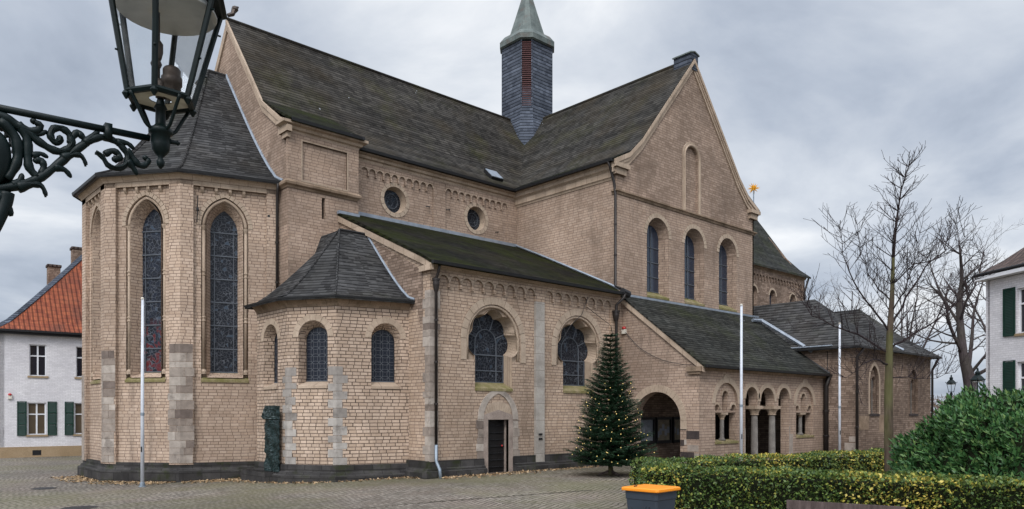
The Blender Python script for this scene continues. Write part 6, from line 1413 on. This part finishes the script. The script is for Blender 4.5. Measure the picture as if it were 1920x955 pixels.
# ------------------------------------------------------------------ street lamps
def lantern(parent, c, z0, sc_, glass=True, phase=0.0, n=6, lean=0.0):
    """hexagonal gas lantern tapering downwards; c centre, z0 floor of the glass"""
    R0, R1_, H_ = 0.126*sc_, 0.222*sc_, 0.42*sc_
    def vtx(R, z, k): a = phase + 2*PI*k/n; return Vector((c.x + R*C(a), c.y + R*S_(a), z)) + RT*(lean*(z - z0))
    m = MB()
    for k in range(n):
        m.tube([vtx(R0, z0, k), vtx(R1_, z0 + H_, k)], 0.0118*sc_, 6); m.tube([vtx(R0, z0, k), vtx(R0, z0, k+1)], 0.013*sc_, 6); m.tube([vtx(R1_, z0 + H_, k), vtx(R1_, z0 + H_, k+1)], 0.014*sc_, 6)
        m.lathe(vtx(R0*1.03, z0 - 0.012*sc_, k), [(0.004*sc_, -0.02*sc_), (0.016*sc_, 0), (0.004*sc_, 0.02*sc_)], 8)
        q = vtx(R0 + (R1_-R0)*0.35, z0 + H_*0.35, k); m.tube([q, q + (q - Vector((c.x, c.y, q.z))).normalized()*0.02*sc_], 0.004*sc_, 5)
        q = vtx(R0 + (R1_-R0)*0.8, z0 + H_*0.8, k); m.tube([q, q + (q - Vector((c.x, c.y, q.z))).normalized()*0.024*sc_], 0.004*sc_, 5)
    fr_ = build(m, 'lantern_frame', 'cast', parent)
    m = MB()
    for k in range(n): m.add([vtx(R0, z0, k), vtx(R0, z0, k+1), vtx(R1_, z0 + H_, k+1), vtx(R1_, z0 + H_, k)], [(0, 1, 2, 3)])
    build(m, 'glass', 'glass', fr_)
    m = MB(); ri, ro = [vtx(R0*0.34, z0, k/2) for k in range(2*n)], [vtx(R0*0.97, z0, k//2) if k % 2 == 0 else (vtx(R0*0.97, z0, k//2) + vtx(R0*0.97, z0, k//2+1))/2 for k in range(2*n)]; m.loft(ro, ri); m.loft([p + Z*0.004 for p in ro], [p + Z*0.004 for p in ri]); build(m, 'lantern_floor', 'cream', fr_)
    c_top = Vector((c.x, c.y, 0)) + RT*(lean*H_)
    m = MB(); m.lathe((c_top.x, c_top.y, z0 + H_*0.97), [(R1_*0.85, -0.055*sc_), (R1_*0.86, -0.05*sc_), (R1_*0.78, -0.02*sc_), (R1_*0.5, 0.0), (R1_*0.1, 0.01*sc_)], 28); m.lathe((c_top.x, c_top.y, z0 + H_*0.97), [(R1_*0.84, -0.054*sc_), (R1_*0.7, -0.015*sc_), (R1_*0.1, -0.005*sc_)], 28); build(m, 'reflector', 'enamel', fr_, smooth=True)
    m = MB(); q0 = [vtx(R1_*1.14, z0 + H_*1.0, k) for k in range(n)]; q1 = [vtx(R1_*1.08, z0 + H_*1.06, k) for k in range(n)]; q2 = [vtx(R1_*0.55, z0 + H_*1.36, k) for k in range(n)]; q3 = [vtx(R1_*0.3, z0 + H_*1.42, k) for k in range(n)]
    rings(m, [q0, q1, q2, q3]); m.lathe((c_top.x, c_top.y, z0 + H_*1.42), [(R1_*0.34, 0), (R1_*0.36, 0.07*sc_), (R1_*0.42, 0.08*sc_), (R1_*0.2, 0.13*sc_), (0.03*sc_, 0.16*sc_), (0.035*sc_, 0.2*sc_), (0.004*sc_, 0.25*sc_)], 12)
    rf_ = build(m, 'lantern_roof', 'cast', parent)
    for k in range(n):
        m = MB(); q = vtx(R1_*1.14, z0 + H_*1.04, k); o_ = (q - Vector((c.x, c.y, q.z))).normalized()
        m.tube([q, q + o_*0.02*sc_ + Z*0.012*sc_, q + o_*0.028*sc_ + Z*0.04*sc_, q + o_*0.045*sc_ + Z*0.05*sc_], [0.008*sc_, 0.01*sc_, 0.012*sc_, 0.004*sc_], 6); m.lathe(q + o_*0.03*sc_ + Z*0.035*sc_, [(0.003, -0.016*sc_), (0.015*sc_, 0), (0.003, 0.016*sc_)], 8)
        build(m, 'finial', 'brass', rf_)
    return fr_

lc = Vector((1.014, 3.228, 0)); BU = Vector((-0.99825, 0.05911, 0)); ZB = 3.208
base = lc + BU*0.66
lp = thing('street_lamp', (base.x, base.y, 0), 'large dark green cast iron gas lamp on a scrolled bracket, close by on the left', 'street lamp')
def SB(s, z, n_=0.0): return lc + BU*s + Vector((BU.y, -BU.x, 0))*n_ + Z*z
def smooth(pts, k=3):
    P_ = [Vector(p) for p in pts]; out = []
    for i in range(len(P_)-1):
        p0, p1, p2, p3 = P_[max(0, i-1)], P_[i], P_[i+1], P_[min(len(P_)-1, i+2)]
        for j in range(k):
            t = j/k; out.append(0.5*((2*p1) + (p2-p0)*t + (2*p0 - 5*p1 + 4*p2 - p3)*t*t + (3*p1 - p0 - 3*p2 + p3)*t**3))
    return out + [P_[-1]]
m = MB(); m.tube([SB(0.70, 3.2), SB(0.02, ZB)], 0.0135, 12)
br = build(m, 'bracket_bar', 'cast', lp, smooth=True)
SCROLL = {
 'main': ([(0.66, 2.87), (0.605, 2.884), (0.52, 2.911), (0.454, 2.939), (0.394, 2.978), (0.338, 3.038), (0.29, 3.092), (0.241, 3.142), (0.197, 3.172), (0.156, 3.172), (0.12, 3.152), (0.099, 3.116), (0.109, 3.08), (0.14, 3.062), (0.171, 3.07), (0.189, 3.097), (0.213, 3.109)], 0.0135, 0.007),
 'curl': ([(0.181, 3.108), (0.156, 3.128), (0.133, 3.121), (0.131, 3.104), (0.146, 3.097)], 0.009, 0.011),
 'tail': ([(0.104, 3.144), (0.08, 3.115), (0.059, 3.093), (0.036, 3.097), (0.024, 3.117), (0.035, 3.126)], 0.011, 0.008),
 'drop': ([(0.10, 3.10), (0.078, 3.075), (0.064, 3.051)], 0.013, 0.004),
 'scroll': ([(0.50, 3.17), (0.467, 3.154), (0.426, 3.126), (0.39, 3.103), (0.352, 3.087), (0.319, 3.091), (0.295, 3.118), (0.3, 3.156), (0.324, 3.174), (0.352, 3.168), (0.363, 3.141), (0.352, 3.120), (0.334, 3.122), (0.332, 3.137)], 0.012, 0.009),
 'sprig': ([(0.3, 3.123), (0.29, 3.15), (0.273, 3.174), (0.259, 3.16), (0.244, 3.149)], 0.009, 0.009),
 'stem': ([(0.467, 3.159), (0.438, 3.113), (0.435, 3.044), (0.429, 3.003), (0.404, 2.976)], 0.013, 0.011),
 'twig': ([(0.392, 2.989), (0.385, 3.017), (0.392, 3.041), (0.408, 3.036)], 0.009, 0.010),
 'leafa': ([(0.467, 2.925), (0.422, 2.948), (0.39, 2.944), (0.377, 2.912)], 0.016, 0.004),
 'leafb': ([(0.324, 3.063), (0.29, 3.086), (0.259, 3.084), (0.245, 3.054)], 0.014, 0.004),
 'leafc': ([(0.48, 2.93), (0.458, 2.955), (0.452, 2.980)], 0.013, 0.004),
 'topleaf': ([(0.60, 3.175), (0.52, 3.172), (0.485, 3.160), (0.444, 3.142), (0.410, 3.145), (0.395, 3.168), (0.417, 3.180)], 0.017, 0.008),
 'inner': ([(0.52, 3.16), (0.475, 3.11), (0.465, 3.05), (0.475, 3.0), (0.50, 2.95)], 0.015, 0.012),
 'leafd': ([(0.25, 3.135), (0.22, 3.175), (0.20, 3.192)], 0.012, 0.004),
 'leafe': ([(0.35, 3.025), (0.315, 3.02), (0.295, 2.995)], 0.013, 0.004),
 'leaff': ([(0.14, 3.165), (0.10, 3.170), (0.075, 3.150)], 0.012, 0.004),
 'leafg': ([(0.44, 3.13), (0.40, 3.135), (0.375, 3.155)], 0.011, 0.004),
 'leafh': ([(0.42, 3.05), (0.395, 3.065), (0.37, 3.055)], 0.011, 0.004),
 'acanth': ([(0.53, 2.885), (0.500, 2.855), (0.486, 2.818)], 0.018, 0.006)}
m = MB()
for k_, (pts, r0_, r1_) in SCROLL.items():
    P_ = smooth([SB(s, z) for s, z in pts]); n = len(P_); m.tube(P_, [1.32*(r0_ + (r1_-r0_)*i/(n-1)) + 0.0018*S_(i*1.7) for i in range(n)], 8)
    if k_ in ('curl', 'scroll', 'tail', 'twig', 'topleaf', 'sprig'): m.lathe(P_[-1], [(0.002, -0.012), (0.0105, -0.006), (0.012, 0.0), (0.0105, 0.006), (0.002, 0.012)], 8)
for k_, sgn in (('main', 1), ('scroll', 1), ('leafa', -1), ('leafb', -1)):      # raised veins along both faces
    for n_ in (-0.011, 0.011):
        P_ = smooth([SB(s, z + 0.003*sgn, n_) for s, z in SCROLL[k_][0]]); m.tube(P_, 0.0042, 5)
m.box(Frame(SB(0.170, 0), BU*-1), -0.013, 0.013, 3.165, 3.228, -0.018, 0.018)
build(m, 'scrollwork', 'cast', br, smooth=True)
m = MB()                                        # bearded face cast into the bracket
V = []; nu, nv = 20, 16
for j in range(nv+1):
    for i in range(nu):
        a = 2*PI*i/nu; e_ = -PI/2 + PI*j/nv; x, y, z = C(e_)*C(a), C(e_)*S_(a), S_(e_)
        k_ = 1 + (0.18*math.exp(-((x)**2*30 + (z+0.05)**2*14)) - 0.16*(math.exp(-((abs(x)-0.38)**2*40 + (z-0.22)**2*60))) - 0.12*math.exp(-(x*x*12 + (z+0.38)**2*120)))*(y < 0)
        w_ = 1 if z > -0.35 else 1 + 0.10*S_(a*9)
        V.append(SB(0.535 + 0.05*x*w_, 3.035 + 0.095*z*(1.15 if z < 0 else 0.9), -0.035*y*k_ if y < 0 else -0.03*y))
m.add(V, [(j*nu + i, j*nu + (i+1) % nu, (j+1)*nu + (i+1) % nu, (j+1)*nu + i) for j in range(nv) for i in range(nu)])
for q in range(9):
    s0 = 0.49 + 0.011*q; m.tube(smooth([SB(s0, 3.00, 0.03), SB(s0 + 0.006*S_(q*2), 2.965, 0.036), SB(s0 - 0.004, 2.93, 0.026), SB(s0 + 0.005, 2.905, 0.012)]), [0.008]*9 + [0.003], 6)
for q in range(7):
    a_ = rad(20 + 23*q); m.tube(smooth([SB(0.535 + 0.048*C(a_), 3.05 + 0.085*S_(a_), 0.01), SB(0.535 + 0.066*C(a_ + .1), 3.05 + 0.105*S_(a_ + .1), 0.02), SB(0.535 + 0.058*C(a_ + .35), 3.05 + 0.098*S_(a_ + .35), 0.03)]), [0.010]*6 + [0.006], 6)
build(m, 'face_ornament', 'cast', br, smooth=True)
m = MB(); P_ = smooth([SB(0.50, 2.90), SB(0.505, 2.862), SB(0.520, 2.813), SB(0.545, 2.747), SB(0.585, 2.665), SB(0.64, 2.56)]); n = len(P_); m.tube(P_, [0.026 - 0.008*i/(n-1) for i in range(n)], 10); build(m, 'bracket_foot', 'cast', lp, smooth=True)
m = MB(); m.lathe((base.x, base.y, 0), [(0.22, -0.1), (0.22, 0.12), (0.17, 0.2), (0.15, 0.75), (0.10, 0.9), (0.075, 1.1), (0.062, 2.4), (0.075, 2.5), (0.06, 2.6), (0.05, 3.15), (0.07, 3.2), (0.05, 3.3), (0.02, 3.42), (0.004, 3.5)], 16); build(m, 'post', 'cast', lp, smooth=True)
lc0 = lc; lc = lc + RT*0.024
m = MB(); m.lathe((lc.x, lc.y, ZB), [(0.004, -0.118), (0.014, -0.105), (0.017, -0.09), (0.008, -0.075), (0.02, -0.062), (0.033, -0.045), (0.036, -0.02), (0.036, 0.018), (0.045, 0.022), (0.046, 0.04), (0.028, 0.05), (0.020, 0.06), (0.019, 0.12), (0.026, 0.125), (0.018, 0.14), (0.012, 0.165), (0.014, 0.18), (0.008, 0.19)], 18); m.tube([SB(-0.03, ZB), SB(-0.062, ZB)], [0.012, 0.008], 8); m.lathe(SB(-0.066, ZB), [(0.003, -0.01), (0.011, 0), (0.003, 0.01)], 8)
build(m, 'lantern_holder', 'cast', lp, smooth=True)
ZL = 3.367
m = MB()
for k in range(4):
    a = rad(15) + k*PI/2; d = Vector((C(a), S_(a), 0)); c_ = Vector((lc.x, lc.y, 0)); m.tube(smooth([c_ + d*0.04 + Z*(ZB + 0.035), c_ + d*0.065 + Z*(ZB + 0.05), c_ + d*0.10 + Z*(ZB + 0.11), c_ + d*0.128 + Z*(ZL - 0.005)]), 0.0075, 6)
build(m, 'stay', 'cast', lp, smooth=True)
lf = lantern(lp, lc, ZL, 1.0, True, rad(285) + TH - PI/2, 6, 0.06)
m = MB(); m.tube([lc + Z*(ZL + 0.02) + RT*-0.01, lc + Z*(ZL + 0.40) + RT*-0.01], 0.008, 8); m.lathe(lc + RT*-0.01 + Z*(ZL + 0.21), [(0.01, -0.05), (0.014, -0.04), (0.02, -0.015), (0.02, 0.015), (0.01, 0.03)], 10)
m.lathe(lc + Z*(ZL + 0.385), [(0.02, -0.03), (0.05, -0.01), (0.055, 0.005), (0.03, 0.015)], 16); m.lathe(lc + RT*-0.012 - FW*0.012 + Z*(ZL + 0.14), [(0.003, -0.021), (0.016, -0.014), (0.022, 0.0), (0.016, 0.014), (0.003, 0.021)], 12); build(m, 'gas_pipe', 'brass', lf, smooth=True)
m = MB(); cc = lc + RT*0.045; m.lathe(cc + Z*(ZL + 0.005), [(0.03, 0), (0.038, 0.01), (0.034, 0.05), (0.04, 0.055), (0.04, 0.085), (0.034, 0.09), (0.034, 0.115), (0.027, 0.125)], 14); m.lathe(cc + RT*-0.04 - FW*0.01 + Z*(ZL + 0.005), [(0.02, 0), (0.022, 0.06), (0.012, 0.075)], 10); build(m, 'igniter', 'brass', lf, smooth=True)
m = MB(); m.lathe(lc + RT*-0.02 - FW*0.012 + Z*(ZL + 0.345), [(0.002, -0.006), (0.006, 0), (0.002, 0.006)], 8); build(m, 'gas_flame', 'mantle', lf)
def post_lamp(lat, d, top, lab, s):
    c = LD(lat, d); t_ = thing('street_lamp', (c.x, c.y, 0), lab, 'street lamp', 'lantern posts by the white house')
    zl = top - 0.42*s*1.42 - 0.2*s; m = MB(); m.lathe((c.x, c.y, 0), [(0.16, -0.2), (0.16, 0.3), (0.10, 0.5), (0.06, 0.8), (0.045, zl - 0.5), (0.07, zl - 0.45), (0.05, zl - 0.3), (0.09, zl - 0.12), (0.04, zl - 0.02)], 12); build(m, 'post', 'cast', t_, smooth=True); lantern(t_, Vector((c.x, c.y, 0)), zl, s, True, 0.3)
post_lamp(29.0, 50.0, 4.62, 'smaller far lantern post against pale sky right of the chapel', 1.35)
post_lamp(24.1, 39.2, 4.42, 'lantern post in front of the forked tree trunk, above the laurel', 1.55)

# ------------------------------------------------------------------ fallen leaves, covers, far wood
P, A, B = [], [], []
def scatter(path, n, wmin, wmax):
    seg = [(Vector((*a, 0)), Vector((*b, 0))) for a, b in zip(path, path[1:])]; Ls = [(b-a).length for a, b in seg]
    for _ in range(n):
        a, b = rng.choices(seg, Ls)[0]; u = (b-a).normalized(); o_ = Vector((u.y, -u.x, 0)); p = a.lerp(b, rng.random()) + o_*(wmin + (wmax-wmin)*rng.random()**2.2); p.z = ground_z(p.x, p.y) + 0.012 + rng.random()*0.03
        P.append(tuple(p)); a_ = Vector((rng.gauss(0, 1), rng.gauss(0, 1), rng.gauss(0, .35))).normalized(); s = rng.uniform(0.03, 0.065); b_ = a_.cross(Vector((rng.gauss(0, .3), rng.gauss(0, .3), 1))).normalized(); A.append(tuple(a_*s)); B.append(tuple(b_*s*0.6))
scatter([dec[2], dec[3], dec[4], (11.4, 27.0)], 1500, 0.3, 1.3); scatter([(11.1, 26.4), (11.5, 23.4), (12.46, 21.9), (14.8, 21.2), (15, 20.13), (18.9, 20.13), (23, 20.13)], 900, 0.28, 0.75); scatter([(15, 20.13), (19, 20.13)], 300, 0.3, 1.2)
lv = leaf_mesh('fallen_leaves', P, A, B, 'deadleaf', None, (12, 22, 0), fold=0.3); tag(lv, 'scattered tan fallen leaves along the foot of the church', 'fallen leaves', None, 'stuff')
for (lat, d, r_, lab) in ((-10.9, 19.1, 0.42, 'round iron manhole cover nearest in the cobbles left of the flagpole'), (-15.2, 24.6, 0.36, 'iron manhole cover farther back in the cobbles near the white house')):
    p = LD(lat, d); z0 = ground_z(p.x, p.y); m = MB(); m.lathe((p.x, p.y, z0), [(r_, -0.05), (r_, 0.012), (r_*0.92, 0.016), (r_*0.9, 0.010), (r_*0.3, 0.012), (0.02, 0.012)], 24); solo(m, 'manhole_cover', 'black_iron', (p.x, p.y, z0), lab, 'manhole cover', 'manhole covers in the square')
P, A, B = [], [], []
for _ in range(5200):
    t = rng.random(); lat = 60 + 34*t; d = 132 + rng.random()*14; hgt = 3.5 + 2.4*S_(t*9)**2 + 1.2*S_(t*23); z = -0.5 + hgt*rng.random()**0.7; p = LD(lat, d, z); P.append(tuple(p)); a_ = Vector((rng.gauss(0, 1), rng.gauss(0, 1), rng.gauss(0, 1))).normalized(); A.append(tuple(a_*0.45)); B.append(tuple(a_.orthogonal().normalized()*0.12))
tw = leaf_mesh('treeline', P, A, B, 'hedge_twigs', None, tuple(LD(75, 138))); tag(tw, 'low brownish band of distant bare scrub beyond the square', 'treeline', None, 'stuff')
